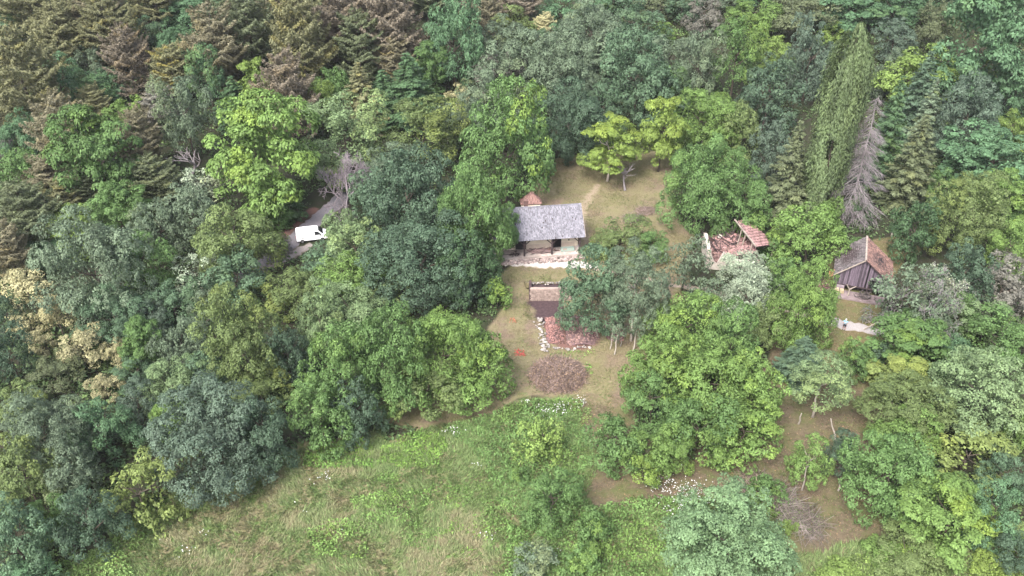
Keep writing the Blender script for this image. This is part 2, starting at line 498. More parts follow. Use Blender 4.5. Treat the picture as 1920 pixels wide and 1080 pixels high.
def crown_broad(name, a, c, seed, nlobe=7, lump=.20, leaf=.30, wid=.55, dens=1.0, flat=.8, gap=0.0, up=.5, jit=.65, spread=.5, cols=False):
    """leafy crown: limbs -> boughs -> sprays -> leaves, all real leaf faces; centred, half-width a, half-height c"""
    rng = np.random.default_rng(seed)
    Lb = []
    for k in range(nlobe):
        th = k * 2.4 + rng.uniform(-.5, .5)
        rr = rng.uniform(.25, 1) ** .6 * spread
        zz = rng.uniform(-.35, .45) if k else .45
        if cols: zz = -.75 + 1.5 * k / max(1, nlobe - 1); rr = rng.uniform(0, .25)
        Lb.append((np.array([math.cos(th) * rr, math.sin(th) * rr, zz * (1 - .5 * rr)]), rng.uniform(.42, .60) * (1.0 if k else 1.05)))
    SCL = np.array([a, a, c])
    Lc, Ln, Lr = [], [], []
    for k, (ce, r) in enumerate(Lb):
        n1 = int(2.35 * (r / lump) ** 2)
        d = fib(n1, rng)
        d = d[d[:, 2] > -.7]
        p = ce + d * r * rng.uniform(.86, 1.06, (len(d), 1))
        keep = np.ones(len(p), bool)
        for j, (c2, r2) in enumerate(Lb):
            if j != k: keep &= np.linalg.norm(p - c2, axis=1) > r2 * .84
        if gap: keep &= rng.random(len(p)) > gap
        Lc.append(p[keep]); Ln.append(d[keep]); Lr.append(np.full(keep.sum(), lump) * rng.uniform(.7, 1.3, keep.sum()))
    Lc, Ln, Lr = np.concatenate(Lc), np.concatenate(Ln), np.concatenate(Lr)
    ext = np.abs(Lc[:, :2]).max() + lump * .7
    Lc[:, :2] /= ext; zt, zb = Lc[:, 2].max() + lump * .7, Lc[:, 2].min() - lump * .5
    Lc[:, 2] = (Lc[:, 2] - zb) / (zt - zb) * 2 - 1
    Lc = Lc * SCL
    R1 = Lr * a
    # sprays on each bough
    n2 = 11
    P2 = []; D2 = []; R2 = []; ID = []
    for i in range(len(Lc)):
        d = unit(fib(n2, rng) + Ln[i] * .55 + np.array([0, 0, .25]))
        P2.append(Lc[i] + d * R1[i] * rng.uniform(.68, 1.0, (n2, 1)) * np.array([1, 1, flat])); D2.append(d)
        R2.append(np.full(n2, R1[i] * .48) * rng.uniform(.7, 1.25, n2)); ID.append(np.full(n2, i))
    P2, D2, R2, ID = np.concatenate(P2), np.concatenate(D2), np.concatenate(R2), np.concatenate(ID)
    nl = np.maximum(3, (dens * 3.6 * R2 ** 2 / (leaf * leaf * wid)).astype(int))
    k = np.repeat(np.arange(len(P2)), nl)
    n = len(k)
    d = unit(rng.normal(size=(n, 3)) + D2[k] * .9 + np.array([0, 0, .35]))
    P = P2[k] + d * (R2[k] * rng.uniform(.55, 1.08, n))[:, None] * np.array([1, 1, flat])
    Nn = d * .5 + D2[k] * .35 + np.array([0, 0, up]) + rng.normal(size=(n, 3)) * jit * .5
    Ls = leaf * rng.uniform(.65, 1.35, n)
    T = d + rng.normal(size=(n, 3)) * .5 - np.array([0, 0, .5])
    V, F = cards(rng, P, Nn, Ls, Ls * wid, T)
    lumpv = rng.random(len(Lc)); sprv = rng.random(len(P2))
    tint = .25 * lumpv[ID[k]] + .25 * sprv[k] + .5 * rng.random(n)
    # yellower boughs clustered on one side of the crown
    ax = unit(rng.normal(size=3)); alt = .5 + .28 * (Lc @ ax) / a + rng.normal(size=len(Lc)) * .12
    # inner leaves, coarser
    m = int(n * .18)
    q = rng.integers(0, len(Lc), m)
    Pi = Lc[q] * rng.uniform(.45, .9, (m, 1)) + rng.normal(size=(m, 3)) * lump * a * .3
    Vi, Fi = cards(rng, Pi, rng.normal(size=(m, 3)) + [0, 0, .6], leaf * 1.25, leaf * .8)
    V = np.concatenate([V, Vi]); F = np.concatenate([F, Fi + n * 4])
    return np_mesh(name, V, F, M_LEAF, fattr={'tint': np.concatenate([tint, rng.random(m)]), 'alt': np.concatenate([alt[ID[k]], np.full(m, .4)])})

def tube_np(P0, P1, r0, r1, n=4):
    """many straight tapered tubes at once"""
    D = unit(P1 - P0)
    ref = np.where(np.abs(D[:, 2:3]) < .9, np.array([[0, 0, 1.]]), np.array([[1., 0, 0]]))
    A_ = unit(np.cross(D, ref)); B_ = np.cross(D, A_)
    V = []
    for k in range(n):
        th = 2 * math.pi * k / n
        o = A_ * math.cos(th) + B_ * math.sin(th)
        V.append(P0 + o * np.reshape(r0, (-1, 1))); V.append(P1 + o * np.reshape(r1, (-1, 1)))
    V = np.stack(V, 1); m = len(P0)
    base = (np.arange(m) * 2 * n)[:, None]
    F = np.concatenate([base + np.array([[2*k, 2*((k+1) % n), 2*((k+1) % n)+1, 2*k+1]]) for k in range(n)])
    return V.reshape(-1, 3), F

def crown_conifer(name, a, h, seed, prof='spruce', droop=.25, tip=.15, lev=.55, nb=7, cpm=34, L=.45, W=.13, fan=.30, bare=False, hole=0.0, cluster=False):
    """whorls of branches carrying needle sprays; z runs -h/2..h/2"""
    rng = np.random.default_rng(seed)
    P, Nn, T, tint, alt, BR = [], [], [], [], [], []
    z = .04 * h
    rot = rng.uniform(0, 6.28)
    while z < h * .985:
        u = z / h
        if prof == 'spruce': Rr = a * (1 - u) ** .8 * (.75 + .25 * min(1, u * 6))
        elif prof == 'pine': Rr = a * math.sqrt(max(0, 1 - u ** 2.2)) * (.7 + .3 * min(1, u * 3))
        else: Rr = a * min(1, (1 - u) * 2.2) ** .6 * (.8 + .2 * u)
        Rr = max(Rr, .25)
        n = max(4, int(nb * (.55 + .45 * Rr / a)))
        for k in range(n):
            if rng.random() < hole: continue
            th = rot + 2 * math.pi * k / n + rng.normal() * .22
            wild = cluster or bare
            r = Rr * (rng.uniform(.45, 1.25) if wild else rng.uniform(.68, 1.16))
            lv = rng.random(); lift = rng.uniform(-.3, .3) if wild else rng.uniform(-.12, .12)
            zj = rng.uniform(-.9, .9) * lev if wild else 0.0
            av = rng.random() * .5 + .25
            m = max(6, int(cpm * r * (0.6 + .4 * r / a)))
            s = rng.random(m) ** .7
            if cluster: s = .35 + .65 * s
            lat = rng.uniform(-1, 1, m) * fan * r * np.minimum(1, (1.05 - s) * 2.2) * np.minimum(1, s * 3 + .2)
            dz = -droop * r * s ** 1.3 + tip * r * s ** 3 + lift * s * r + rng.normal(size=m) * .06 * (1 + .5 * cluster)
            ct, st = math.cos(th), math.sin(th)
            x = s * r * ct - lat * st; y = s * r * st + lat * ct
            zz = z + zj - h / 2 + dz - np.abs(lat) * .18
            P.append(np.stack([x, y, zz], 1))
            out = np.array([ct, st, 0]); side = np.array([-st, ct, 0])
            Nn.append(np.array([0, 0, 1.]) + out * .35 + rng.normal(size=(m, 3)) * (.45 if not cluster else .7))
            T.append(out[None] + side[None] * (np.sign(lat) * .7)[:, None] + np.array([[0, 0, -.2 + 1.1 * tip]]) + rng.normal(size=(m, 3)) * .35)
            tint.append(.3 * lv + .2 * s + .5 * rng.random(m)); alt.append(np.full(m, av))
            BR.append(((0, 0, z + zj - h/2), (r * .5 * ct, r * .5 * st, z + zj - h/2 - droop * r * .4 + lift * r * .5), (r * ct, r * st, z + zj - h/2 - droop * r + tip * r + lift * r), .02 + .012 * r))
        rot += 1.1; z += lev * rng.uniform(.75, 1.25) * (.6 + .4 * Rr / a)
    P, Nn, T = np.concatenate(P), np.concatenate(Nn), np.concatenate(T)
    n = len(P)
    Ls = L * rng.uniform(.6, 1.4, n)
    if bare:
        keep = rng.random(n) < .75; P, T, Ls = P[keep], T[keep], Ls[keep]
        V, F = tube_np(P, P + unit(T * [1, 1, 1] + [0, 0, -.9]) * Ls[:, None] * 1.3, np.full(len(P), W), np.full(len(P), W * .3), 3)
        B0 = np.array([b_[0] for b_ in BR] + [b_[1] for b_ in BR]); B1 = np.array([b_[1] for b_ in BR] + [b_[2] for b_ in BR]); rr = np.array([b_[3] for b_ in BR])
        V2, F2 = tube_np(B0, B1, np.concatenate([rr, rr * .6]) * 1.3, np.concatenate([rr * .6, rr * .2]) * 1.3, 4)
        V = np.concatenate([V, V2]); F = np.concatenate([F, F2 + len(V) - len(V2)])
        return np_mesh(name, V, F, M_BARK)
    V, F = cards(rng, P, Nn, Ls, W * rng.uniform(.7, 1.3, n), T, .05)
    return np_mesh(name, V, F, M_NEEDLE, fattr={'tint': np.concatenate(tint), 'alt': np.concatenate(alt)})

def grow(rng, p, d, L, r, depth, segs, spread=.7, upw=.15, kids=(3, 4)):
    """recursive bare branches"""
    k = 3
    for i in range(k):
        d2 = unit(d + rng.normal(size=3) * .16 + np.array([0, 0, upw * .3]))
        q = p + d2 * L / k
        segs.append((p, q, r, r * .86)); p, d, r = q, d2, r * .86
        if depth > 0 and i > 0:
            for _ in range(int(rng.integers(1, kids[0]))):
                dd = unit(d + rng.normal(size=3) * spread + np.array([0, 0, upw]))
                grow(rng, p, dd, L * rng.uniform(.5, .75), r * .6, depth - 1, segs, spread, upw, kids)
    if depth > 0:
        for _ in range(int(rng.integers(2, kids[1]))):
            dd = unit(d + rng.normal(size=3) * spread * .8 + np.array([0, 0, upw]))
            grow(rng, p, dd, L * rng.uniform(.55, .8), r * .7, depth - 1, segs, spread, upw, kids)

def bare_tree(name, seed, depth=4, spread=.7, upw=.15, r0=.05, L0=.42, leafy=0, kids=(3, 4)):
    """bare branching crown, fitted to radius 1 and height 0..2; optional sparse leaves as a second mesh"""
    rng = np.random.default_rng(seed); segs = []
    grow(rng, np.zeros(3), np.array([0, 0, 1.]), L0, r0, depth, segs, spread, upw, kids)
    P0 = np.array([s[0] for s in segs]); P1 = np.array([s[1] for s in segs]); r0_ = np.array([s[2] for s in segs]); r1_ = np.array([s[3] for s in segs])
    cx = (P1.max(0) + P1.min(0)) / 2; cx[2] = 0
    sc = np.array([1 / np.abs(P1[:, 0] - cx[0]).max(), 1 / np.abs(P1[:, 1] - cx[1]).max(), 2 / P1[:, 2].max()])
    P0 = (P0 - cx * np.minimum(1, P0[:, 2:] * 3)) * sc; P1 = (P1 - cx * np.minimum(1, P1[:, 2:] * 3)) * sc
    k = sc.mean() * .75
    V, F = tube_np(P0, P1, np.maximum(r0_ * k, .0055), np.maximum(r1_ * k, .0045), 4)
    wood = np_mesh(name, V, F, M_BARK)
    lf = None
    if leafy:
        tw = np.where(r0_ < np.quantile(r0_, .6))[0]
        q = rng.choice(tw, leafy)
        P = P0[q] + (P1[q] - P0[q]) * rng.random((leafy, 1)) + rng.normal(size=(leafy, 3)) * .03
        Ls = .05 * rng.uniform(.6, 1.4, leafy)
        V, F = cards(rng, P, rng.normal(size=(leafy, 3)) + [0, 0, .7], Ls, Ls * .5)
        lf = np_mesh(name + '_leaves', V, F, M_LEAF, fattr={'tint': rng.random(leafy), 'alt': rng.random(leafy)})
    return wood, lf

def trunk_mesh(name, seed, limbs=6, bend=.12, stop=.6):
    """tapered trunk 0..1 high with rising limbs; scaled per tree"""
    rng = np.random.default_rng(seed); mb = MB()
    pts = [Vector((rng.normal() * bend * .1 * k, rng.normal() * bend * .1 * k, k / 7)) for k in range(8)]
    pts[0] = Vector((0, 0, -.04))
    mb.tube(pts, [.055, .042, .036, .032, .027, .021, .014, .006], 7)
    for k in range(limbs):
        t = rng.uniform(stop - .15, .9); i = min(6, int(t * 7)); p = pts[i].lerp(pts[i+1], t * 7 - i)
        th = k * 2.4 + rng.uniform(-.4, .4); d = Vector((math.cos(th), math.sin(th), 0)); L = rng.uniform(.3, .6)
        mb.tube([p, p + d * L * .4 + Vector((0, 0, .07)), p + d * L * .75 + Vector((0, 0, .13)), p + d * L + Vector((0, 0, .24))], [.018, .013, .009, .003], 5)
    me = mb.mesh(name, M_BARK)
    me.polygons.foreach_set('use_smooth', np.ones(len(me.polygons), bool))
    return me

# prototypes: kind -> list of (mesh, nominal half-width, nominal half-height)
PROTO = {}
def add(kind, me, a, c): PROTO.setdefault(kind, []).append((me, a, c))
for s in range(5):
    add('L', crown_broad('crown_leaves', 6.2, 5.6, 100 + s, nlobe=9, lump=.155 + .02 * (s % 3), leaf=.235 + .05 * (s % 2), dens=.95, spread=.55), 6.2, 5.6)
for s in range(5):
    add('M', crown_broad('crown_leaves', 4.2, 4.2, 200 + s, nlobe=6 + s % 3, lump=.19 + .025 * (s % 3), leaf=.215 + .05 * (s % 2)), 4.2, 4.2)
for s in range(4):
    add('S', crown_broad('crown_leaves', 2.3, 2.2, 300 + s, nlobe=4 + s % 2, lump=.27, leaf=.21), 2.3, 2.2)
for s in range(3):   # big drooping leaves in layered plates (walnut, lime, hornbeam)
    add('W', crown_broad('crown_leaves', 5.2, 5.0, 400 + s, nlobe=8, lump=.21, leaf=.31, wid=.5, flat=.55, up=.9, jit=.5, dens=1.4, gap=.0), 5.2, 5.0)
for s in range(2):
    add('Y', crown_broad('crown_leaves', 3.2, 3.2, 500 + s, nlobe=7, lump=.22, leaf=.30, wid=.45, flat=.45, up=1.1, jit=.5, gap=.1), 3.2, 3.2)
for s in range(2):   # clumped tufts with gaps
    add('T', crown_broad('crown_leaves', 3.6, 3.0, 600 + s, nlobe=6, lump=.26, leaf=.26, dens=1.0, gap=.42, spread=.75), 3.6, 3.0)
for s in range(2):   # fine silvery leaves
    add('V', crown_broad('crown_leaves', 4.0, 3.8, 700 + s, nlobe=7, lump=.2, leaf=.34, wid=.26, dens=.8, up=.3, jit=1.1), 4.0, 3.8)
for s in range(2):   # light, see-through crown
    add('O', crown_broad('crown_leaves', 3.6, 3.4, 800 + s, nlobe=7, lump=.2, leaf=.30, dens=.55, gap=.3, spread=.65), 3.6, 3.4)
for s in range(4):   # feathery pines
    add('pine', crown_conifer('crown_needles', 4.6, 10.5, 900 + s, 'pine', droop=.05 - .06 * (s % 2), tip=.32, lev=.58, nb=11, cpm=62, L=.46, W=.105, fan=.36, cluster=True, hole=.12), 4.6, 5.25)
for s in range(3):
    add('spruce', crown_conifer('crown_needles', 3.0, 13, 950 + s, 'spruce', droop=.38, tip=.2, lev=.62, nb=8, cpm=64, L=.40, W=.12, fan=.26, hole=.06), 3.0, 6.5)
add('deadspruce', crown_conifer('bare_crown', 3.0, 14, 980, 'spruce', droop=.6, tip=.12, lev=.55, nb=8, cpm=34, L=.5, W=.015, fan=.24, bare=True, hole=.2), 3.0, 7.0)
def poplar_mesh(seed):
    rng = np.random.default_rng(seed); n = 42000
    h, a = 26.0, 3.1
    st = 170; th = rng.uniform(0, 6.28, st); z0 = rng.uniform(-.5, .3, st) * h; ln = rng.uniform(.12, .3, st) * h
    k = rng.integers(0, st, n); s = rng.random(n); z = np.clip(z0[k] + s * ln[k], -h/2, h/2)
    u = (z + h/2) / h
    rad = a * np.minimum(1, np.maximum(0, 1.01 - u) * 6) ** .5 * np.minimum(1, .7 + u * .8) * (.86 + .14 * np.sin(k * 1.7))
    ph = th[k] + rng.normal(size=n) * .085
    rr = rad * (.72 + .28 * np.sin(np.pi * np.minimum(1, .15 + s * .85)) ** .5) * rng.uniform(.62, 1.08, n)
    P = np.stack([np.cos(ph) * rr, np.sin(ph) * rr, z], 1)
    Nn = np.stack([np.cos(ph), np.sin(ph), np.full(n, .35)], 1) + rng.normal(size=(n, 3)) * .45
    T = np.array([[0, 0, 1.]]) + rng.normal(size=(n, 3)) * .35
    Ls = .42 * rng.uniform(.6, 1.4, n)
    V, F = cards(rng, P, Nn, Ls, Ls * .26, T)
    return np_mesh('crown_leaves', V, F, M_LEAF, fattr={'tint':   .7 * rng.random(st)[k] + .3 * rng.random(n), 'alt': rng.random(st)[k]})
add('poplar', poplar_mesh(31), 3.1, 13.0)
TRUNKS = [trunk_mesh('trunk_wood', 20 + s) for s in range(4)]
POLES = [trunk_mesh('trunk_wood', 40 + s, limbs=0, bend=.04) for s in range(2)]
BARE = [bare_tree('bare_branches', 60, 4, .85, .0, kids=(3, 5)), bare_tree('bare_branches', 61, 4, .6, .3), bare_tree('lichen_branches', 63, 5, .8, .1, leafy=9000, kids=(3, 3)), bare_tree('snag_branches', 64, 2, .6, .25, r0=.04)]

C = dict(deadp=(.21,.18,.195), popl=(.098,.135,.062), olive=(.135,.138,.070), brown=(.142,.132,.082), dgreen=(.055,.098,.045), mgreen=(.092,.158,.054), bgreen=(.120,.192,.055), lime=(.150,.218,.060), yellow=(.168,.235,.058),
         blueg=(.084,.136,.078), greyg=(.108,.146,.092), bgrey=(.080,.114,.080), silver=(.25,.30,.21), pale=(.145,.205,.098), cream=(.37,.35,.195), creamo=(.285,.27,.15), ash=(.125,.195,.095), yolive=(.150,.192,.062), mauve=(.155,.150,.125),
         dead=(.225,.20,.205), oliveg=(.114,.154,.058), dblue=(.063,.100,.062), redbrown=(.138,.118,.086), foliv=(.098,.118,.062), teal=(.084,.152,.078), bark=(.075,.06,.048), palebark=(.34,.30,.26))
NAMES = dict(L='broadleaf_tree', M='broadleaf_tree', S='shrub', W='broadleaf_tree', Y='broadleaf_tree', T='broadleaf_tree', V='willow_tree', O='broadleaf_tree', pine='pine_tree', spruce='spruce_tree', deadspruce='dead_tree', poplar='poplar_tree')
CAT = dict(S='shrub')
TREE_RNG = random.Random(5)
ALLTREES = []
def tree(cx, cy, w, h, kind, col, label, group='forest trees around the clearing', clear=None, alt=None, bark='bark', pole=None, name=None, cat=None, rot=None, zmax=None):
    """a tree whose crown fills the ellipse (cx, cy, w, h); the crown's height above the ground follows from its size"""
    v = ray(cx, cy); dep = math.atan2(-v[2], math.hypot(v[0], v[1]))
    zc = 6.0
    for _ in range(5):
        p, t = hit(cx, cy, zc)
        s = FPX / t
        a = w / 2 / s * (1.28 if kind in ('spruce', 'deadspruce') else 1.0)
        hh = h / 2 / s
        q = hh * hh - (a * math.sin(dep)) ** 2
        c = math.sqrt(max(q, 0)) / math.cos(dep)
        lo, hi = (.62, 1.5) if kind not in ('spruce', 'deadspruce', 'poplar', 'pine') else (.9, 6)
        c = min(max(c, lo * a), hi * a)
        if clear is None:
            cl = {'S': .1, 'spruce': .4, 'deadspruce': .3, 'poplar': .5, 'pine': 2.5}.get(kind, .25 * c)
        else: cl = clear
        zc = c * .98 + cl
    gx_, gy_ = p.x, p.y; g = gz(gx_, gy_)
    o = empty(name or NAMES[kind], (gx_, gy_, g), rot if rot is not None else TREE_RNG.uniform(0, 6.28))
    tag(o, label, cat or CAT.get(kind, 'tree'), group)
    pr = PROTO[kind]
    me, a0, c0 = pr[TREE_RNG.randrange(len(pr))]
    cr = link('crown', me, o, (0, 0, zc))
    if col == 'lime' and alt is None: alt = .1
    j = TREE_RNG.uniform(.95, 1.05); FIT = 1.0 if kind == 'T' else 1.12; con_ = kind in ('spruce', 'deadspruce', 'poplar', 'pine')
    cr.scale = (a / a0 * j * FIT, a / a0 / j * FIT, c / c0 * (FIT if not con_ else 1.0))
    cc = C[col]; f = TREE_RNG.uniform(.93, 1.08)
    cr.color = (cc[0] * f, cc[1] * f, cc[2] * f, alt if alt is not None else TREE_RNG.choice((0, .15, .3, .5)))
    con = kind in ('spruce', 'deadspruce', 'poplar', 'pine')
    tr = link('trunk', TREE_RNG.choice(POLES if con else TRUNKS), o)
    top = zc + (c * .9 if con else c * .35)
    wv = min(a, 5.5) * (1.25 if con else 1.0)
    tr.scale = (wv, wv, top)
    tr.color = (*C[bark], 1)
    ALLTREES.append((gx_, gy_, a, cl))
    return o
def bare(cx, by, w, h, col, label, which=0, group='dead and bare trees', tilt=None, leafcol=None, name='dead_tree'):
    """bare tree standing at pixel (cx, by), w wide and h tall in the picture"""
    p, t = hit(cx, by); s = FPX / t
    a = w / 2 / s; hh = h / s / math.cos(R(31))
    o = empty(name, p, TREE_RNG.uniform(0, 6.28) if tilt is None else 0); tag(o, label, 'tree', group)
    wood, lf = BARE[which]
    b_ = link('bare_branches', wood, o); b_.scale = (a, a, hh / 2); b_.color = (*C[col], 1)
    if lf:
        l_ = link('crown', lf, o); l_.scale = b_.scale; l_.color = (*C[leafcol or 'greyg'], .3)
    if tilt: o.rotation_euler = tilt
    return o
# ---------------------------------------------------------------- every tree, by crown ellipse in the photograph
FH = 'pine forest on the hillside'
FB = 'broadleaf trees behind the clearing'
FL = 'trees along the meadow'
FR = 'trees beside the barn and orchard'
CONI = 'tall conifers and poplar behind the barn'
T = tree
# pine hillside, upper left
T(50,-5,130,110,'pine','olive','olive pine cut by the upper left corner of the picture',FH)
T(160,-15,110,100,'pine','brown','brownish pine at the top edge beside the corner pine',FH)
T(285,-20,110,90,'pine','olive','dull olive pine at the top edge above the brown pines',FH)
T(20,48,50,60,'M','blueg','small blue-green tree squeezed among olive pines near the upper left corner',FH)
T(112,62,100,115,'pine','olive','olive pine with streaky branches in the second row from the top left',FH)
T(202,55,105,110,'pine','olive','yellowish olive pine with a full pointed crown near the top left',FH,alt=.6)
T(42,150,140,190,'pine','olive','largest olive pine on the left edge of the hillside',FH,alt=.4)
T(112,155,80,95,'M','teal','blue-green round tree between the large olive pine and a paler twin',FH)
T(172,118,60,70,'M','greyg','pale green upper lump of two stacked young trees on the pine hillside',FH)
T(198,165,80,70,'M','teal','green lower tree of two stacked young trees on the pine hillside',FH)
T(240,112,85,120,'pine','redbrown','reddish brown dying pine amid the upper left hillside',FH)
T(272,60,62,56,'M','blueg','pale blue-green crown poking between two pines near the top',FH)
T(318,82,52,55,'M','teal','small fresh green tree just left of the tall brown pine',FH)
T(322,128,85,85,'pine','olive','straw-tipped pine with arching drooping branches',FH,alt=1.0)
T(402,85,115,140,'pine','brown','tall brown pine with a fan-shaped pale crown',FH)
T(362,18,110,60,'M','teal','wide blue-green broadleaf crown at the top edge over brown pines',FH)
T(465,50,110,130,'pine','foliv','dark grey-olive pine below the top edge',FH)
T(430,-10,90,70,'pine','foliv','shadowy olive pine at the top edge between green crowns',FH)
T(565,75,115,170,'pine','olive','tall grey-olive pine with a pointed crown',FH)
T(520,10,70,80,'pine','brown','brownish pine behind the tall grey-olive pine',FH)
T(650,30,130,140,'pine','redbrown','reddish pine at the top, browner than its neighbours',FH)
T(735,50,120,150,'pine','redbrown','big rust-brown pine next to the dark blue-green tree',FH)
T(672,85,100,120,'pine','foliv','dull olive pine in front of the rust-brown pines',FH)
T(740,110,75,80,'pine','brown','tan pine drooping below the rust-brown pine',FH)
T(600,-15,100,70,'pine','foliv','dark pine cut by the top edge left of the reddish pine',FH)
T(388,140,75,120,'M','teal','green tree with clustered leaves below the tall brown pine',FH)
T(478,155,62,85,'W','lime','lime green tree with plate-like leaf sprays on the pine hillside',FH)
T(538,180,105,160,'pine','redbrown','russet pine beside the lime green tree',FH)
T(440,190,80,100,'spruce','dgreen','dark fir in shade behind the bright hornbeam',FH)
T(350,220,100,160,'M','greyg','tall grey-green tree in the middle of the pine hillside',FH)
T(297,198,80,70,'pine','mauve','grey-brown half bare pine left of the tall grey-green tree',FH)
T(118,248,110,140,'pine','brown','brown feathery pine behind the big green tree of the left hillside',FH)
T(175,190,60,60,'pine','olive','low olive pine peeping under the stacked young trees',FH)
T(38,252,75,95,'M','teal','green tree with bare stems below it by the left edge',FH)
T(235,225,70,70,'M','bgreen','light green bushy tree between two brown pines',FH)
T(258,260,80,110,'pine','brown','tan pine right of the big green hillside tree',FH)
T(185,290,155,180,'W','mgreen','big green tree with layered boughs in the left hillside',FH)
T(480,290,195,215,'W','bgreen','largest bright green hornbeam, spreading above the road',FH)
T(42,325,100,95,'M','mgreen','fresh green tree at the left edge below the bare stems',FH)
T(285,335,90,90,'pine','foliv','olive pine hanging over the bare snag',FH)
T(600,195,75,85,'M','lime','light green crown right of the russet pine',FH)
T(645,252,150,140,'M','pale','pale green round tree above the purple-grey dead tree',FH)
T(368,345,95,75,'O','silver','pale whitish-leaved tree below the bare snag',FH)
T(90,330,90,80,'pine','brown','brown pine behind the fresh green tree at the left edge',FH)
T(45,400,120,130,'pine','foliv','wide olive pine at the left edge above the cream tree',FH)
T(15,465,80,100,'pine','brown','rusty pine at the left edge just above the cream flowering tree',FH)
T(128,430,85,90,'W','lime','yellow-green tree with flat sprays near the left edge',FH)
T(95,462,60,60,'M','teal','small blue-green tree under the yellow-green one',FH)
T(120,365,70,60,'pine','olive','small olive pine above the yellow-green tree with flat sprays',FH)
T(222,395,100,110,'W','mgreen','mid green tree below the big layered hillside tree',FH)
T(160,350,70,70,'pine','foliv','shaded olive pine left of the mid green tree',FH)
# broadleaf wood, left middle
T(298,425,100,110,'V','greyg','grey-leaved tree above the tree with yellow boughs',FL)
T(362,408,95,125,'M','greyg','tall grey-green tree left of the olive-grey crown',FL)
T(445,445,145,145,'M','oliveg','wide olive-green crown left of the road bend',FL)
T(180,500,180,205,'L','greyg','biggest grey-green tree in the left wood, beside the cream tree',FL,alt=0)
T(262,492,105,130,'M','mgreen','green tree with bright yellow boughs right of the biggest grey-green tree',FL,alt=1.0)
T(375,515,85,80,'O','silver','pale cream-green tree in the gap above the round dark trees',FL)
T(440,520,105,100,'M','blueg','blue-green tree below the wide olive-green crown',FL)
T(52,540,105,80,'T','cream','upper cream-coloured tufted tree at the left edge',FL,alt=0)
T(105,588,62,75,'T','cream','middle cream tufted tree between the other cream crowns',FL,alt=0)
T(46,612,56,56,'T','cream','small cream tufted tree low at the left edge',FL,alt=0)
T(74,640,58,52,'T','creamo','low rounded cream crown over the dark hollow',FL,alt=0)
T(155,648,105,85,'T','creamo','widest cream-olive tufted tree of the left wood',FL,alt=0)
T(214,658,55,52,'T','creamo','cream tufted crown touching the widest cream tree on its right',FL,alt=0)
T(195,722,64,54,'T','creamo','dull brownish cream crown lowest of the cream trees',FL,alt=0)
T(15,590,60,90,'M','dblue','shaded blue-green tree at the left edge behind cream crowns',FL)
T(18,665,80,130,'M','dblue','dark blue-green tree at the left edge under the cream crowns',FL)
T(105,700,90,70,'M','foliv','dull olive tree under the cream crowns with reddish twigs',FL)
T(218,590,120,110,'L','blueg','blue-green crown right of the cream trees',FL,alt=0)
T(283,592,64,75,'M','bgrey','dark slate-green tree left of centre in the left wood',FL,alt=0)
T(325,572,95,85,'M','blueg','soft blue-green tree behind the slate-green one',FL)
T(257,642,75,95,'W','mgreen','green layered tree right of the widest cream tree',FL)
T(335,640,95,105,'V','greyg','feathery grey-green tree left of the olive round crown',FL)
T(385,590,70,80,'M','greyg','grey-green tree above and left of the large round green crown',FL)
T(450,635,145,180,'L','oliveg','large round olive-green crown at the heart of the left wood',FL,alt=.3)
T(540,660,85,185,'V','dblue','narrow dark blue-green tree right of the round olive crown',FL,alt=0)
T(555,545,105,85,'M','oliveg','olive-green tree above the narrow dark one',FL)
T(600,600,95,135,'V','pale','pale willowy tree above the meadow edge trees',FL)
T(640,690,135,200,'L','mgreen','tall mid green tree at the wood edge left of the walnut group',FL)
T(312,712,90,100,'M','pale','light green tree in front of the feathery grey-green one',FL)
T(255,695,75,60,'M','blueg','blue-green tree under the green layered tree',FL)
T(380,700,95,90,'M','blueg','blue-green tree below the large round olive crown',FL)
T(490,735,110,80,'M','oliveg','olive tree in shade just under the large round crown',FL)
T(35,757,85,70,'M','oliveg','olive-green tree at the left edge above the grey-green row',FL)
T(90,805,150,150,'L','greyg','broad grey-green tree in the lower left wood',FL,alt=.2)
T(190,800,110,120,'M','teal','fresh blue-green tree with light tufts in the lower left wood',FL)
T(255,752,75,85,'M','bgrey','slate-dark tree between light green ones in the lower left wood',FL,alt=0)
T(315,778,65,115,'M','bgreen','narrow bright green tree left of the big slate-green tree',FL)
T(395,820,200,195,'L','bgrey','big slate-green tree bulging over the meadow edge',FL,alt=0)
T(485,805,115,150,'M','dblue','dark blue-green tree between the slate-green and the mid green trees',FL,alt=0)
T(600,775,115,130,'M','mgreen','green tree reaching down to the weeds at the meadow edge',FL)
T(262,925,120,140,'Y','yolive','yellow-green layered small tree standing at the meadow corner',FL,alt=.1,clear=.2)
T(45,885,110,130,'M','oliveg','olive-green bushy tree low on the left edge',FL)
T(135,885,100,110,'M','greyg','grey-green tree left of the yellow-green layered tree',FL)
T(165,972,115,135,'M','dblue','dark blue-green tree in front of the yellow-green layered tree',FL,alt=0)
T(28,1010,120,150,'M','blueg','pale blue-green tree in the lower left corner',FL,alt=0)
T(90,970,70,90,'M','mgreen','green tree between the two lower left corner trees',FL)
T(50,1090,120,90,'M','teal','blue-green crown cut by the lower left corner',FL)
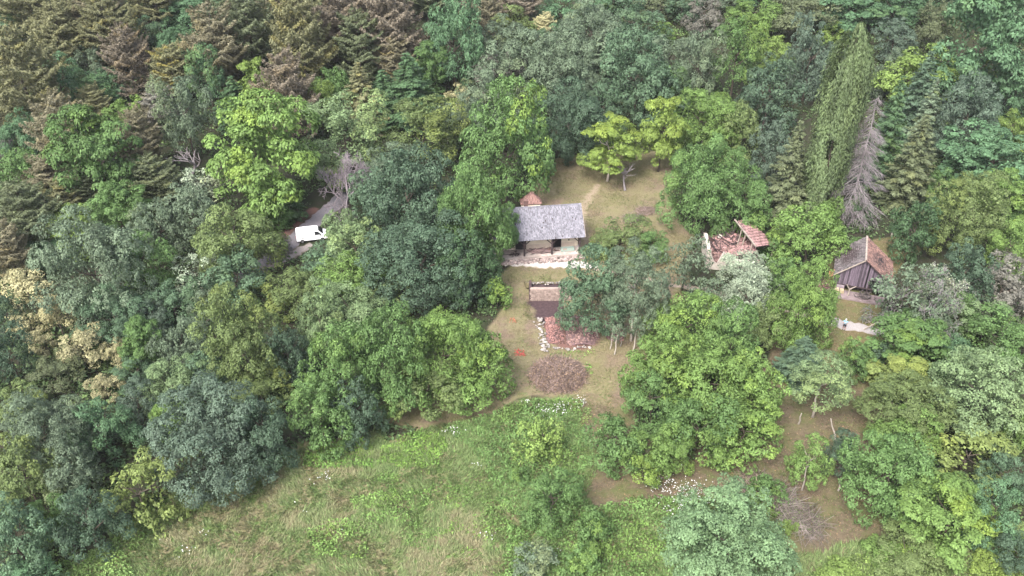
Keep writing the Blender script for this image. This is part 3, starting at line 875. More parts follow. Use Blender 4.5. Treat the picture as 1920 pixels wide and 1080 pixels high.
# central group left of the house
T(770,378,170,195,'L','dblue','big dark blue-green tree left of the grey-roofed house',FB,alt=0)
T(790,490,190,165,'L','dblue','dark blue-green tree lower down, left of the house gravel',FB,alt=0)
T(888,400,135,230,'L','mgreen','tall mid green tree touching the grey roof',FB,alt=.2)
T(880,500,110,130,'M','dgreen','deep green tree between the house gravel and the dark blue-green trees',FB,alt=0)
T(932,548,52,60,'S','bgreen','small bright green bush beside the worn yard',FB,clear=.2)
T(665,462,105,105,'M','pale','pale lime tree between the van and the dark blue-green tree',FB)
T(643,434,66,84,'M','pale','pale lime tree partly hiding the van front',FB)
T(600,482,85,42,'S','blueg','dark blue-green bush in front of the van',FB)
T(655,520,110,95,'M','bgreen','bright green tree below the van',FB)
T(530,455,34,40,'S','mauve','grey twiggy shrub on the road verge behind the van',FB)
T(700,520,60,70,'M','mgreen','mid green tree left of the lower dark blue-green tree',FB)
T(735,560,80,70,'O','oliveg','thin olive tree in the gap above the walnut group',FB)
T(660,585,120,110,'M','pale','pale green tree above the walnut group',FB)
T(740,680,140,185,'L','mgreen','left tree of the green walnut group at the yard',FB,alt=.3)
T(830,655,144,164,'L','bgreen','middle walnut of the group, leaning over the yard',FB,alt=.2)
T(905,682,104,120,'M','bgreen','right walnut of the group, next to the worn yard',FB,alt=.4)
T(800,724,140,84,'M','oliveg','front walnut of the group, shading the bare soil',FB,clear=2.0)
T(868,722,105,66,'M','bgreen','low walnut crown spreading over the yard edge',FB,clear=1.6)
T(670,770,85,110,'M','dblue','dark tree at the wood edge beside the bare soil gap',FB)
T(620,320,60,70,'M','pale','pale tree behind the purple-grey dead tree',FB)
T(725,318,110,100,'M','greyg','grey-green tree right of the purple-grey dead tree',FB)
T(700,375,80,100,'M','blueg','shaded blue-green tree behind the dead tree',FB)
T(938,428,74,120,'M','mgreen','green tree brushing the left end of the grey roof',FB)
# behind the house
T(850,68,115,155,'L','teal','big dark blue-green tree beside the rust-brown pine',FB,alt=0)
T(912,30,55,80,'pine','brown','brown pine between the blue-green tree and the olive crown',FB)
T(968,50,85,75,'M','oliveg','yellow-olive crown near the top middle',FB,alt=.9)
T(932,75,95,85,'M','greyg','grey-green tree in front of the yellow-olive crown',FB)
T(1022,45,42,42,'pine','cream','small tan pine tip right of the yellow-olive crown',FB)
T(972,8,85,50,'pine','redbrown','brown pine at the top edge above the yellow-olive crown',FB)
T(1045,75,65,55,'M','teal','fresh green crown below the tan pine tip',FB)
T(1055,15,110,65,'M','teal','blue-green crown at the top edge right of centre',FB)
T(1108,58,125,120,'L','greyg','broad grey-green tree with olive top behind the clearing',FB,alt=.6)
T(1190,40,115,95,'M','blueg','blue-green tree near the top right of centre',FB)
T(1242,62,45,36,'M','bgreen','small bright crown among grey-green trees near the top',FB)
T(1130,118,84,130,'spruce','greyg','grey-green fir with a pale tip behind the clearing',FB)
T(970,122,130,125,'L','greyg','broad grey-green tree above the mauve one',FB,alt=.2)
T(935,135,95,80,'M','mauve','mauve-grey thinning tree behind the house',FB,alt=0)
T(1060,145,125,155,'L','greyg','large grey-green tree straight behind the clearing',FB,alt=0)
T(1195,140,145,155,'L','blueg','large dark grey-green tree above the lime walnuts',FB,alt=0)
T(1068,225,125,135,'L','dblue','dark slate tree at the back edge of the clearing',FB,alt=0)
T(1130,215,80,100,'M','blueg','dark tree directly behind the left lime walnut',FB)
T(1235,175,100,90,'M','dblue','dark tree directly behind the right lime walnut',FB)
T(768,165,120,120,'spruce','dgreen','dark fir behind the olive spruce',FB)
T(720,180,90,100,'spruce','dgreen','dark fir right beside the olive spruce',FB)
T(805,125,65,90,'W','mgreen','green layered tree above the dark firs',FB)
T(675,180,88,130,'spruce','olive','olive spruce with a sharp tip above the pale round tree',FB)
T(625,165,60,80,'M','mgreen','green tree left of the olive spruce',FB)
T(857,182,42,38,'S','cream','small cream-yellow flowering crown among grey-green trees',FB,alt=0)
T(915,188,110,110,'M','greyg','pale grey-green tree with birch stem behind the house group',FB)
T(795,248,135,125,'M','oliveg','light olive-green round tree above the dark blue-green tree',FB,alt=.4)
T(875,232,95,105,'M','greyg','grey-green tree right of the light olive round tree',FB)
T(950,265,165,205,'L','mgreen','big green tree with yellow boughs at the clearing edge',FB,alt=.8)
T(1010,270,66,130,'M','blueg','darker blue-green tree on the clearing side of the yellow-boughed tree',FB)
T(1143,270,112,100,'W','yellow','yellow-green walnut with a bare leaning trunk in the clearing',FB,clear=2.8,alt=.3,bark='palebark')
T(1242,245,84,125,'W','yellow','yellow-green walnut at the dark back of the clearing',FB,clear=2.2,alt=.2)
# right of the clearing
T(1323,28,66,66,'M','mauve','brownish crown at the top right of centre',CONI)
T(1280,10,70,60,'M','blueg','dim blue-green crown at the top edge beside the brownish one',CONI)
T(1410,30,95,65,'M','bgreen','bright green crown at the top edge in the right wood',CONI)
T(1310,125,84,175,'M','greyg','tall grey-green tree with mauve tints right of the walnuts',CONI)
T(1380,108,95,145,'M','mgreen','tall mid green tree in the right wood',CONI)
T(1450,98,66,55,'M','lime','olive-lime crown between green trees in the right wood',CONI)
T(1520,105,95,145,'V','bgrey','blue-grey feathery tree left of the tall poplar',CONI,alt=0)
T(1440,178,115,125,'M','dblue','dark blue-green tree left of the spruces',CONI)
T(1500,25,125,80,'M','foliv','dark olive crown at the top edge above the blue-grey tree',CONI)
T(1600,20,125,80,'W','teal','big-leaved blue-green tree at the top edge behind the poplar',CONI)
T(1562,62,62,42,'M','lime','lime crown just left of the poplar tip',CONI)
T(1677,72,76,66,'M','bgrey','slate-grey round crown right of the poplar tip',CONI,alt=0)
T(1680,15,80,70,'W','teal','blue-green leafy crown at the top edge above the slate-grey one',CONI)
T(1760,45,75,95,'M','foliv','grey-olive tree in front of the big-leaved trees at the top right',CONI)
T(1845,85,180,220,'W','teal','huge bright big-leaved tree in the upper right',CONI,alt=.2)
T(1905,20,90,90,'W','teal','big-leaved crown cut by the upper right corner',CONI)
T(1750,-10,110,60,'W','teal','big-leaved crown at the top edge left of the corner',CONI)
T(1835,128,56,66,'W','lime','lime-coloured bough tree inside the big-leaved trees',CONI)
T(1905,175,80,100,'M','teal','blue-green tree at the right edge below the big-leaved tree',CONI)
T(1715,145,135,110,'M','lime','lime green crown behind the darkest spruce',CONI)
T(1665,140,60,90,'M','greyg','grey-green tree between the poplar and the lime crown',CONI)
T(1725,180,95,170,'spruce','dblue','darkest spruce, with a blackish tip against the lime crown',CONI)
T(1738,220,66,150,'spruce','greyg','grey-green spruce leaning on the darkest spruce',CONI)
T(1668,245,76,215,'spruce','dgreen','dark green spruce between the dead spruce and the green one',CONI)
T(1567,245,80,370,'poplar','popl','tall columnar poplar, the highest tree beside the dead spruce',CONI,alt=.1)
T(1618,300,84,250,'deadspruce','dead','grey bare dead spruce right of the tall poplar',CONI,bark='dead')
T(1715,300,96,185,'spruce','foliv','olive-green spruce in front of the dark spruces',CONI)
T(1485,315,86,185,'spruce','foliv','olive-green spruce with open branches left of the poplar',CONI)
T(1545,350,70,150,'M','oliveg','drooping green tree at the foot of the poplar',CONI)
T(1815,218,115,150,'L','bgrey','slate-grey round tree with a dark hollow on its left',CONI,alt=0)
T(1900,240,66,70,'M','lime','mustard-coloured crown at the right edge',CONI,alt=.8)
T(1865,300,155,120,'W','teal','bright green big-leaved tree under the slate-grey round tree',CONI)
T(1325,225,130,120,'L','bgreen','light green tree right of the yellow-green walnuts',CONI,alt=.3)
T(1388,245,84,110,'M','oliveg','olive tree with mauve twigs behind the clearing green tree',CONI)
T(1445,285,76,130,'M','bgrey','blue-grey tree between the olive tree and the open spruce',CONI,alt=0)
T(1315,335,140,165,'L','mgreen','big green tree on the right side of the clearing',CONI,alt=.3)
T(1395,365,110,120,'M','mgreen','green tree hanging over the collapsed house',CONI,alt=.4)
T(1520,440,125,115,'M','bgreen','bright green tree between the collapsed house and the barn',CONI,clear=1.0,alt=.3)
T(1553,402,46,66,'M','bgreen','slender bright green top behind the barn tree',CONI)
T(1610,395,50,60,'S','dgreen','deep green bush at the foot of the dead spruce',CONI)
T(1715,430,85,110,'M','dgreen','dark green tree right behind the barn',CONI)
T(1815,400,135,140,'L','oliveg','light olive-green tree right of the barn clearing',CONI,alt=.3)
T(1880,380,100,110,'W','bgreen','bright green tree at the right edge level with the barn',CONI)
T(1895,470,85,105,'M','bgreen','green tree at the right edge above the mauve-grey one',CONI)
T(1760,350,70,70,'M','mgreen','green tree below the olive spruce',CONI)
T(1690,355,50,50,'M','foliv','low olive tree in the shade of the spruces',CONI)
# around the yard, the ruin and the barn
T(1165,445,105,84,'M','oliveg','rounded olive-green bushy tree right of the house',FR,clear=.3)
T(1222,458,66,66,'M','mgreen','small green tree touching the bushy tree right of the house',FR,clear=.4)
T(1285,492,84,100,'O','greyg','sparse grey-green tree hiding the ruin wall',FR)
T(1112,543,124,146,'L','blueg','dark green plum tree over the stone wall ruin',FR,clear=1.6,alt=0)
T(1192,545,114,150,'L','greyg','blue-green plum tree on thin stems right of the rubble',FR,clear=2.6,alt=0,bark='palebark')
T(1408,517,114,68,'V','silver','silver willow in front of the collapsed house',FR,alt=0)
T(1402,560,96,100,'V','silver','lower silver willow crown with whitish leaves',FR,alt=0)
T(1330,545,70,60,'O','greyg','low sparse shrub by the gravel between willow and plum',FR,name='shrub',cat='shrub')
T(1445,460,60,50,'S','mgreen','leafy shrub growing over the sagging red roof edge',FR)
T(1470,520,70,80,'M','mgreen','green tree behind the tall tree by the path',FR)
T(1505,572,115,170,'L','bgreen','tall green tree at the left end of the white gravel strip',FR,alt=.3)
T(1440,610,80,90,'M','oliveg','olive tree below the silver willow',FR)
T(1708,562,135,120,'O','greyg','grey lichen-covered tree in front of the barn',FR,alt=0)
T(1810,520,90,130,'M','dblue','dark blue-green tree right of the lichen-covered tree',FR,alt=0)
T(1880,540,110,105,'V','mauve','mauve-grey willowy tree near the right edge',FR,alt=0)
T(1800,585,70,76,'M','mgreen','round green tree between the lichen tree and the pointed tops',FR)
T(1745,605,95,90,'V','greyg','grey-green tree overlapping the lichen-covered tree',FR)
T(1850,600,110,70,'M','pale','light green tree with small pointed tops near the right edge',FR)
T(1505,668,84,96,'spruce','dblue','dark bluish spruce standing below the tall tree by the path',FR)
T(1540,715,115,104,'M','pale','pale green walnut with white trunks in the orchard',FR,clear=2.6,bark='palebark')
T(1602,672,66,70,'M','mgreen','young green tree below the person on the gravel',FR)
T(1636,668,38,60,'S','dblue','small dark blue shrub beside the large mottled bush',FR)
T(1700,655,150,110,'W','mgreen','large mottled green bush tree below the gravel path',FR,alt=.6,clear=.3)
T(1692,708,115,76,'W','yolive','yellow-green bush tree in front of the large mottled one',FR,clear=.3)
T(1882,635,115,100,'M','mgreen','green tree at the right edge under the pointed tops',FR)
T(1790,655,70,60,'M','teal','blue-green bush right of the large mottled bush tree',FR)
T(1700,762,150,110,'L','oliveg','olive-green tree at the right of the orchard',FR,clear=1.5)
T(1838,745,185,160,'L','pale','large pale green tree near the right edge',FR,alt=.2)
# central green mass
T(1280,615,150,140,'L','bgreen','light green tree right of the leaning stems',FL,alt=.4)
T(1370,640,110,150,'M','mgreen','green tree below the silver willow crown',FL,alt=.2)
T(1240,690,130,140,'L','bgreen','light green tree beside the brush pile',FL,alt=.3)
T(1330,715,170,160,'L','bgreen','broadest light green tree in the middle right group',FL,alt=.3)
T(1410,735,110,140,'M','bgreen','green tree overhanging the orchard floor',FL)
T(1395,805,140,120,'M','bgreen','lowest tree of the middle right group above the orchard',FL,alt=.3)
T(1310,800,120,130,'M','mgreen','green tree in front of the broadest light green tree',FL)
T(1225,750,110,110,'M','mgreen','mid green tree behind the small slate bush',FL)
T(1240,755,58,64,'S','dblue','small slate-blue bush among bright green trees',FL)
T(1152,826,106,104,'M','mgreen','green walnut above the bare orchard soil',FL,clear=.9)
T(1210,850,95,100,'M','bgreen','bright walnut beside the bare orchard soil, right one of the pair',FL,clear=1.2)
T(1265,830,80,100,'M','bgreen','bright green tree between the walnut pair and the middle group',FL,clear=1.0)
# bushes in the meadow
T(1015,818,94,96,'O','lime','yellowish olive bush in the weeds below the brush pile',FL,clear=.1,name='shrub',cat='shrub')
T(1035,932,108,120,'M','mgreen','round mid green tree in the weeds of the meadow',FL,clear=.4,alt=0)
T(975,888,42,36,'S','mgreen','low green bush left of the round meadow tree',FL)
T(1118,992,66,76,'S','mgreen','green bush right of the small bare soil patch',FL)
T(1000,1062,84,76,'S','greyg','grey-green bush at the bottom edge',FL)
T(1085,1055,70,70,'S','mgreen','green bush at the bottom edge below the soil patch',FL)
# lower right
T(1370,1015,225,205,'L','ash','big pale blue-green ash at the bottom, nearest tree to the orchard',FL,alt=0)
T(1518,862,74,92,'M','bgreen','small bright green tree with a white trunk in the orchard',FR,clear=1.7,bark='palebark')
T(1440,922,70,56,'S','mgreen','green bush growing on the cut branches in the orchard',FR)
T(1478,985,32,30,'S','lime','tiny yellow-green bush at the end of the cut branches',FR)
T(1575,850,66,92,'M','dblue','dark blue-green tree behind the orchard corner tree',FR,alt=0)
T(1668,885,164,156,'L','mgreen','large green tree closing the orchard on its right',FR,alt=.4)
T(1695,815,120,105,'M','bgreen','light green crown behind the large orchard tree',FR)
T(1720,940,110,110,'M','mgreen','green crown right of the large orchard tree',FR)
T(1815,852,140,84,'Y','yolive','yellow-green flat-topped tree near the right edge',FR,alt=.3)
T(1885,890,90,90,'M','blueg','blue-green tree at the right edge below the flat-topped tree',FR,alt=0)
T(1785,975,165,150,'W','bgreen','lime-tinged layered tree in the lower right',FR,alt=.6)
T(1865,965,95,130,'M','teal','blue-green tree in the lower right beside the layered one',FR)
T(1862,1062,66,54,'S','yellow','bright yellow bush in the lower right corner',FR)
T(1910,1040,80,80,'M','dblue','dark tree cut by the lower right corner',FR)
T(1700,1040,120,80,'M','oliveg','olive bush tree on the bottom edge right of the orchard',FR,clear=.2)
T(1580,1078,80,50,'S','lime','yellow-green hedge bush on the bottom edge below the orchard',FR)
T(1665,1035,80,60,'S','bgreen','bright green bush at the lower end of the orchard',FR)
T(1915,800,70,80,'M','bgreen','green tree cut by the right edge above the blue-green one',FR)
T(1340,-22,90,60,'M','greyg','grey-green crown just reaching in at the top edge above the brownish one',CONI)
T(1240,-12,110,70,'M','foliv','dim olive crown at the top edge right of the middle',FB)
T(1150,-15,90,60,'M','teal','green crown at the top edge beside the broad grey-green tree',FB)
T(890,-18,90,60,'pine','redbrown','brown pine tip at the top edge above the big dark blue-green tree',FB)
T(800,-20,90,60,'pine','foliv','dark pine tip at the top edge right of the rust-brown pine',FB)
T(700,-20,100,70,'pine','brown','brown pine tip at the top edge above the rust-brown pine',FH)
T(1420,-25,90,60,'M','teal','green crown at the top edge above the bright green one',CONI)
T(1560,-20,90,60,'M','blueg','blue-green crown at the top edge left of the big-leaved trees',CONI)
T(1830,-30,120,70,'W','bgreen','green leafy crown at the top edge above the huge big-leaved tree',CONI)
T(1650,-25,90,60,'W','mgreen','mid green leafy crown at the top edge above the poplar',CONI)
T(1890,400,60,70,'M','mgreen','small green tree behind the bright right edge tree',CONI)
T(1260,110,80,80,'M','greyg','grey-green tree behind the tall mauve-tinted one',CONI)
T(1265,170,60,90,'M','mgreen','green tree rising behind the two yellow-green walnuts',CONI)
T(1610,455,40,30,'S','mgreen','low green bush in the shade above the barn ridge',FR)
T(560,395,40,40,'S','dgreen','dark bush on the bank above the road',FB)
T(520,405,60,45,'S','mgreen','green bush on the road bank under the bright hornbeam',FB)
# standing dead and bare trees
bare(655,418,105,125,'deadp','purple-grey bare dead tree beside the white van',0)
bare(352,335,60,50,'dead','small forked bare snag on the hillside',3)
bare(25,318,36,60,'dead','thin bare stems beside the left edge',1)
bare(1708,632,135,125,'dead','grey bare branches of a dying tree covered with lichen by the barn',2,leafcol='greyg')
bare(1755,605,90,110,'dead','grey dying tree with lichen right of the bigger lichen tree',2,leafcol='silver')
bare(1172,358,40,46,'dead','small bare-branched tree under the yellow-green walnut',3)
def stem(bx, by, tx, ty, r, label, h):
    """a pale leaning stem from ground pixel (bx,by) to pixel (tx,ty) at height h"""
    p = G(bx, by); q = G(tx, ty, h); mb = MB()
    d = q - p; k = Vector((.12, 0, 0))
    mb.tube([Vector((0, 0, -.1)), d*.3 + k*.6, d*.65 - k*.5, d], [r, r*.85, r*.7, r*.5], 6)
    o = mb.build('tree_stem', M_BARK, None, p)
    o.color = (*C['palebark'], 1); tag(o, label, 'tree trunk', 'pale tree stems')
stem(1152,665,1158,628,.10,'thin pale tree stem farthest in front of the red rubble',3.2)
stem(1144,655,1150,618,.08,'crooked pale tree stem just left of the front one',3.2)
stem(1163,650,1167,625,.07,'short pale tree stem right of the front one',2.4)
stem(1187,658,1194,620,.12,'stout pale tree stem at the light green tree',3.4)
stem(1120,632,1117,612,.13,'dark short trunk beside the red rubble',2.4)
stem(1497,795,1503,775,.12,'bent white tree trunk at the left of the pale orchard walnut',2.2)
stem(1567,826,1558,785,.11,'slender grey tree trunk right of the pale orchard walnut',3.2)
stem(1612,763,1616,748,.10,'short whitish trunk at the shady orchard edge',1.8)
stem(1572,920,1577,895,.11,'pale bent trunk under the dark orchard corner tree',2.2)
stem(1672,443,1678,405,.16,'pale bare trunk standing behind the barn',3.6)
stem(1527,421,1532,385,.18,'pale spruce trunk in the shade behind the bright green barn tree',4.0)
stem(1793,905,1795,892,.1,'short dark trunk glimpsed in a hollow of the lower right wood',1.6)
# ---------------------------------------------------------------- buildings and ruins
M_PLASTER = simple_mat('cream_plaster', (.74, .65, .52), (.64, .55, .44), 1.6, .9, .25)
M_WHITEWALL = simple_mat('white_plaster', (0.417, 0.383, 0.336), (0.296, 0.256, 0.222), 1.1, .9, .4)
M_DARKWOOD = simple_mat('dark_wood', (0.050, 0.034, 0.034), (0.027, 0.019, 0.021), 3, .85, .2, stretch=(4, 4, .6))
M_SHINGLE = simple_mat('grey_shingle', (.168, .162, .183), (.12, .116, .133), 1.2, .8, .2, tint=.34)
M_REDTILE = simple_mat('red_tile', (.22, .125, .107), (.155, .09, .08), 1.5, .8, .2, tint=.4)
M_PINKTILE = simple_mat('faded_red_tile', (.27, .158, .15), (.19, .115, .11), 1.2, .8, .2, tint=.4)
M_MOSSTILE = simple_mat('mossy_tile', (.115, .095, .098), (.07, .064, .062), 1.6, .85, .2, tint=.5)
M_BARNTILE = simple_mat('dull_red_tile', (.185, .105, .085), (.12, .075, .065), 1.3, .85, .2, tint=.5)
M_ORANGETILE = simple_mat('orange_tile', (0.336, 0.141, 0.074), (0.242, 0.107, 0.067), 2, .8, .2, tint=.3)
M_BARNWOOD = simple_mat('weathered_plank', (.11, .085, .108), (.052, .04, .052), 2.5, .85, .2, tint=.5, stretch=(5, 5, .4))
M_PALEWOOD = simple_mat('pale_wood', (0.282, 0.242, 0.208), (0.189, 0.155, 0.128), 3, .85, .2, stretch=(1, 1, 1))
M_STONE = simple_mat('pale_stone', (.27, .245, .225), (.16, .14, .128), 2.2, .9, .3, tint=.4)
M_WALLSTONE = simple_mat('pinkish_wall_stone', (0.269, 0.208, 0.181), (0.181, 0.138, 0.121), 2.4, .9, .4, tint=.25)
M_RUBBLE = simple_mat('brick_rubble', (.215, .108, .094), (.115, .07, .066), .9, .85, .2, tint=.8)
M_DUSTRUB = simple_mat('dusty_rubble', (.215, .135, .12), (.125, .08, .075), 1.0, .9, .3, tint=.6)
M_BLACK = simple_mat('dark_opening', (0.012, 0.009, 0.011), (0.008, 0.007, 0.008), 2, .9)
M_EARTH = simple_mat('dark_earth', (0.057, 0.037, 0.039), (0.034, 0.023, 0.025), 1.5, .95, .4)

def tile_field(mb, O, U, Vv, wid, hgt, tw, cl, seed, skip=None, t=.035, jit=.012, sag=None):
    """courses of thin overlapping tiles from the eave line O + U upward along Vv"""
    rng = random.Random(seed)
    O, U, Vv = Vector(O), Vector(U).normalized(), Vector(Vv).normalized()
    W = U.cross(Vv).normalized()
    if W.z < 0: W = -W
    nr, nc = int(round(hgt / cl)), int(round(wid / tw))
    for r in range(nr):
        for c in range(nc):
            x0 = c * tw + (tw * .5 if r % 2 else 0); y0 = r * cl
            if x0 + tw > wid + tw * .3: continue
            if skip and skip((x0 + tw/2) / wid, (y0 + cl/2) / hgt, rng): continue
            g = tw * .05; j = lambda: rng.uniform(-jit, jit)
            z0, z1 = t + .02 + j() + abs(j()), .012
            s_ = sag((x0 + tw/2) / wid, (y0 + cl/2) / hgt) if sag else 0
            P = []
            for dz in (-t, 0):
                P += [O + U*(x0+g) + Vv*(y0-.03+j()) + W*(z0+dz+s_), O + U*(x0+tw-g) + Vv*(y0-.03+j()) + W*(z0+dz+s_+j()*.5),
                      O + U*(x0+tw-g) + Vv*(y0+cl) + W*(z1+dz+s_), O + U*(x0+g) + Vv*(y0+cl) + W*(z1+dz+s_)]
            mb.quadbox(P)

def stones(name, mat, items, parent, seed, rmin, rmax, flat=.7, single=False):
    """a set of stones; singly as objects (shared meshes) or joined as stuff"""
    rng = np.random.default_rng(seed)
    if single:
        ms = []
        for k in range(6):
            V, F = rock(rng, 1.0, flat)
            me = bpy.data.meshes.new('stone'); me.from_pydata([tuple(v) for v in V], [], F); me.materials.append(mat)
            at = me.attributes.new('tint', 'FLOAT', 'FACE'); at.data.foreach_set('value', np.full(len(F), rng.random(), np.float32))
            ms.append(me)
        for i, (x, y, z) in enumerate(items):
            o = link(name, ms[i % 6], parent, (x, y, z)); s = rng.uniform(rmin, rmax); o.scale = (s, s * rng.uniform(.7, 1.1), s * rng.uniform(.7, 1)); o.rotation_euler = (0, 0, rng.uniform(0, 6.28))
        return
    V, F, t = [], [], []
    for (x, y, z) in items:
        v, f = rock(rng, rng.uniform(rmin, rmax), flat)
        F += [tuple(a + len(V) for a in q) for q in f]; V += [tuple(p + np.array([x, y, z])) for p in v]; t += [rng.random()] * len(f)
    return link(name, np_mesh(name, V, F, mat, fattr={'tint': t}), parent, kind='stuff')

# ---- the house with the grey shingle roof and open porch
hp = G(1086, 477); hp.z = gz(hp.x, hp.y)
H = empty('porch_house', hp, R(7))
tag(H, 'cream house with grey shingle roof and dark porch posts by the white gravel', 'house')
XL, XR, YF, YW, YB = -13.4, .75, -.5, 2.05, 8.0
EZ, RZ, YR = 3.40, 6.72, 3.95
mb = MB(); mb.box(((XL + .55 + .1) / 2, (YW + YB) / 2, 1.85), (-(XL + .55) + .1, YB - YW, 3.0)); mb.build('wall', M_PLASTER, H)
mb = MB(); mb.box((-6.5, 3.9, .17), (13.6, 8.6, .36)); mb.build('porch_floor', simple_mat('porch_stone', (.40, .34, .31), (.27, .225, .2), 1.4, .9, .3), H) #0.242, 0.208, 0.189), (0.162, 0.134, 0.125), 1.4, .9, .3), H)
mb = MB()
for x in (.08, XL + .58):
    mb.slab([(x + .03, YW, 3.34), (x + .03, YB, 3.34), (x + .03, YR, RZ - .12)], (.10, 0, 0))
mb.build('gable', M_DARKWOOD, H)
vf = Vector((0, YR - YF, RZ - EZ)); vb = Vector((0, -(8.4 - YR), RZ - EZ))
mb = MB()
mb.slab([(XL, YF, EZ), (XR, YF, EZ), (XR, YR, RZ), (XL, YR, RZ)], (0, 0, .09))
mb.slab([(XR, 8.4, EZ), (XL, 8.4, EZ), (XL, YR + .002, RZ), (XR, YR + .002, RZ)], (0, 0, .09))
rf = mb.build('roof', M_DARKWOOD, H)
mb = MB()
def hsag(u, v): return -.05 * math.sin(math.pi * u) * v + .012 * math.sin(u * 40)
tile_field(mb, (XL, YF - .06, EZ), (1, 0, 0), vf, XR - XL, vf.length + .05, .16, .27, 1, skip=lambda u, v, r: r.random() < .004, sag=hsag, t=.03, jit=.02)
tile_field(mb, (XR, 8.46, EZ), (-1, 0, 0), vb, XR - XL, vb.length + .05, .22, .3, 2, t=.03)
mb.build('shingles', M_SHINGLE, rf, kind='stuff', rand=(6, 3))
mb = MB()
for i in range(36):
    x = XL + (XR - XL) * (i + .5) / 36
    mb.box((x, YR, RZ + .055 + hsag((i + .5) / 36, 1)), ((XR - XL) / 36 - .015, .26, .06))
mb.build('ridge_cap', M_SHINGLE, rf, rand=(6, 4))
mb = MB(); mb.beam((XR + .02, YF - .05, EZ - .04), (XR + .02, YR, RZ + .02), .05, .2); mb.beam((XR + .02, 8.4, EZ - .04), (XR + .02, YR + .01, RZ + .02), .05, .2)
mb.build('bargeboard', M_PALEWOOD, rf)
mb = MB(); mb.beam((XL + .2, .02, EZ - .12), (XR - .1, .02, EZ - .12), .2, .22); mb.build('porch_beam', M_DARKWOOD, H)
for x in (0, -4.3, -8.6, -12.7):
    mb = MB(); mb.box((x, 0, 1.80), (.24, .24, 2.90)); p = mb.build('post', M_DARKWOOD, H)
    for s in (-1, 1):
        if x == 0 and s == 1: continue
        mb = MB(); mb.beam((x + s * .11, 0, 2.3), (x + s * 1.0, 0, 3.18), .12, .13); mb.build('brace', M_DARKWOOD, p)
for x, w, hh in ((-3.25, 1.25, 2.2), (-8.9, 1.5, 2.1)):
    mb = MB(); mb.box((x, YW - .03, .38 + hh/2), (w, .1, hh)); d = mb.build('door', M_BLACK, H)
    mb = MB()
    for s in (-1, 1): mb.box((x + s * (w/2 + .05), YW - .05, .38 + hh/2), (.1, .12, hh))
    mb.box((x, YW - .05, .43 + hh), (w + .2, .12, .1)); mb.build('door_frame', M_DARKWOOD, d)
mb = MB(); mb.box((-6.05, YW - .02, 2.72), (.85, .08, .26)); w_ = mb.build('window', M_BLACK, H)
mb = MB(); mb.box((-6.05, YW - .045, 2.57), (.95, .09, .05)); mb.build('sill', M_PALEWOOD, w_)
mb = MB(); mb.tube([(-1.35, YW - .012, 1.62), (-1.3, YW - .02, 1.45)], [.13, .09], 7); mb.build('wall_hole', M_BLACK, H)
mb = MB(); mb.box((-6.7, YW - .008, .75), (12.6, .03, .7)); mb.build('wall_base', simple_mat('darker_plaster', (.5, .4, .33), (.6, .5, .41), 1.3, .9, .3), H) # darker plaster strip along the foot of the wall
mb = MB(); mb.box((-7.6, 6.0, 6.1), (.6, .6, 1.3)); mb.box((-7.6, 6.0, 6.8), (.72, .72, .12)); mb.build('chimney', M_REDTILE, rf)
Hm = Matrix.Translation(hp) @ Matrix.Rotation(R(7), 4, 'Z')
def onporch(x, y, z): return Hm @ Vector((x, y, z))
# turquoise trough on the porch
o = empty('trough', onporch(-1.75, .75, .36), R(7)); tag(o, 'faded turquoise wooden trough at the right end of the porch', 'trough')
mt = simple_mat('turquoise_paint', (0.202, 0.282, 0.256), (0.256, 0.282, 0.242), 3, .7)
mb = MB(); mb.box((0, -.3, .32), (2.1, .05, .5)); mb.box((0, .3, .32), (2.1, .05, .5)); mb.box((-1.03, 0, .32), (.05, .55, .5)); mb.box((1.03, 0, .32), (.05, .55, .5)); mb.build('body', mt, o)
mb = MB(); mb.box((0, 0, .12), (2.0, .54, .05)); mb.build('floor_board', M_PALEWOOD, o)
mb = MB(); mb.box((-.45, -.29, .45), (.6, .08, .3)); mb.build('side_patch', M_PALEWOOD, o)
for sx in (-.9, .9):
    mb = MB(); mb.box((sx, 0, .035), (.12, .6, .07)); mb.build('foot', M_DARKWOOD, o)
# firewood / boards heap on the porch
rng = random.Random(3); mb = MB()
for k in range(60):
    x = rng.uniform(-1.7, 1.3); z = .02 + rng.random() * .38 * (1 - abs(x + .2) / 2); a = rng.uniform(-.7, .7)
    L = rng.uniform(.5, 1.8); y = rng.uniform(-.5, .6)
    mb.beam((x - L/2 * math.cos(a), y - L/2 * math.sin(a), z + rng.uniform(0, .12)), (x + L/2 * math.cos(a), y + L/2 * math.sin(a), z + rng.uniform(0, .2)), rng.uniform(.06, .16), .05)
o = mb.build('wood_heap', simple_mat('old_boards', (0.222, 0.155, 0.148), (0.114, 0.080, 0.080), 1.3, .9, .2, tint=.5), None, onporch(-6.0, .85, .36), rand=(6, 5)); o.rotation_euler = (0, 0, R(7))
tag(o, 'heap of old boards lying on the middle of the porch', 'wood heap')
mb = MB()
for k in range(45):
    x = rng.gauss(0, .55); y = rng.gauss(0, .3); z = .05 + .35 * rng.random(); a = rng.uniform(0, 3.1); L = rng.uniform(.3, .9)
    mb.tube([(x, y, z), (x + L * math.cos(a), y + L * math.sin(a) * .5, max(.03, z + rng.uniform(-.15, .25)))], [.05, .03], 5)
o = mb.build('wood_heap', M_DARKWOOD, None, onporch(-9.9, .5, .36)); tag(o, 'dark heap of split wood at the left porch post', 'wood heap')
mb = MB()
for k in range(30):
    x = rng.gauss(0, .3); y = rng.gauss(0, .2); L = rng.uniform(.3, .8); a = rng.uniform(0, 3.1)
    mb.beam((x, y, .05 + .3 * rng.random()), (x + L * math.cos(a), y + L * math.sin(a), .1 + .35 * rng.random()), .07, .05)
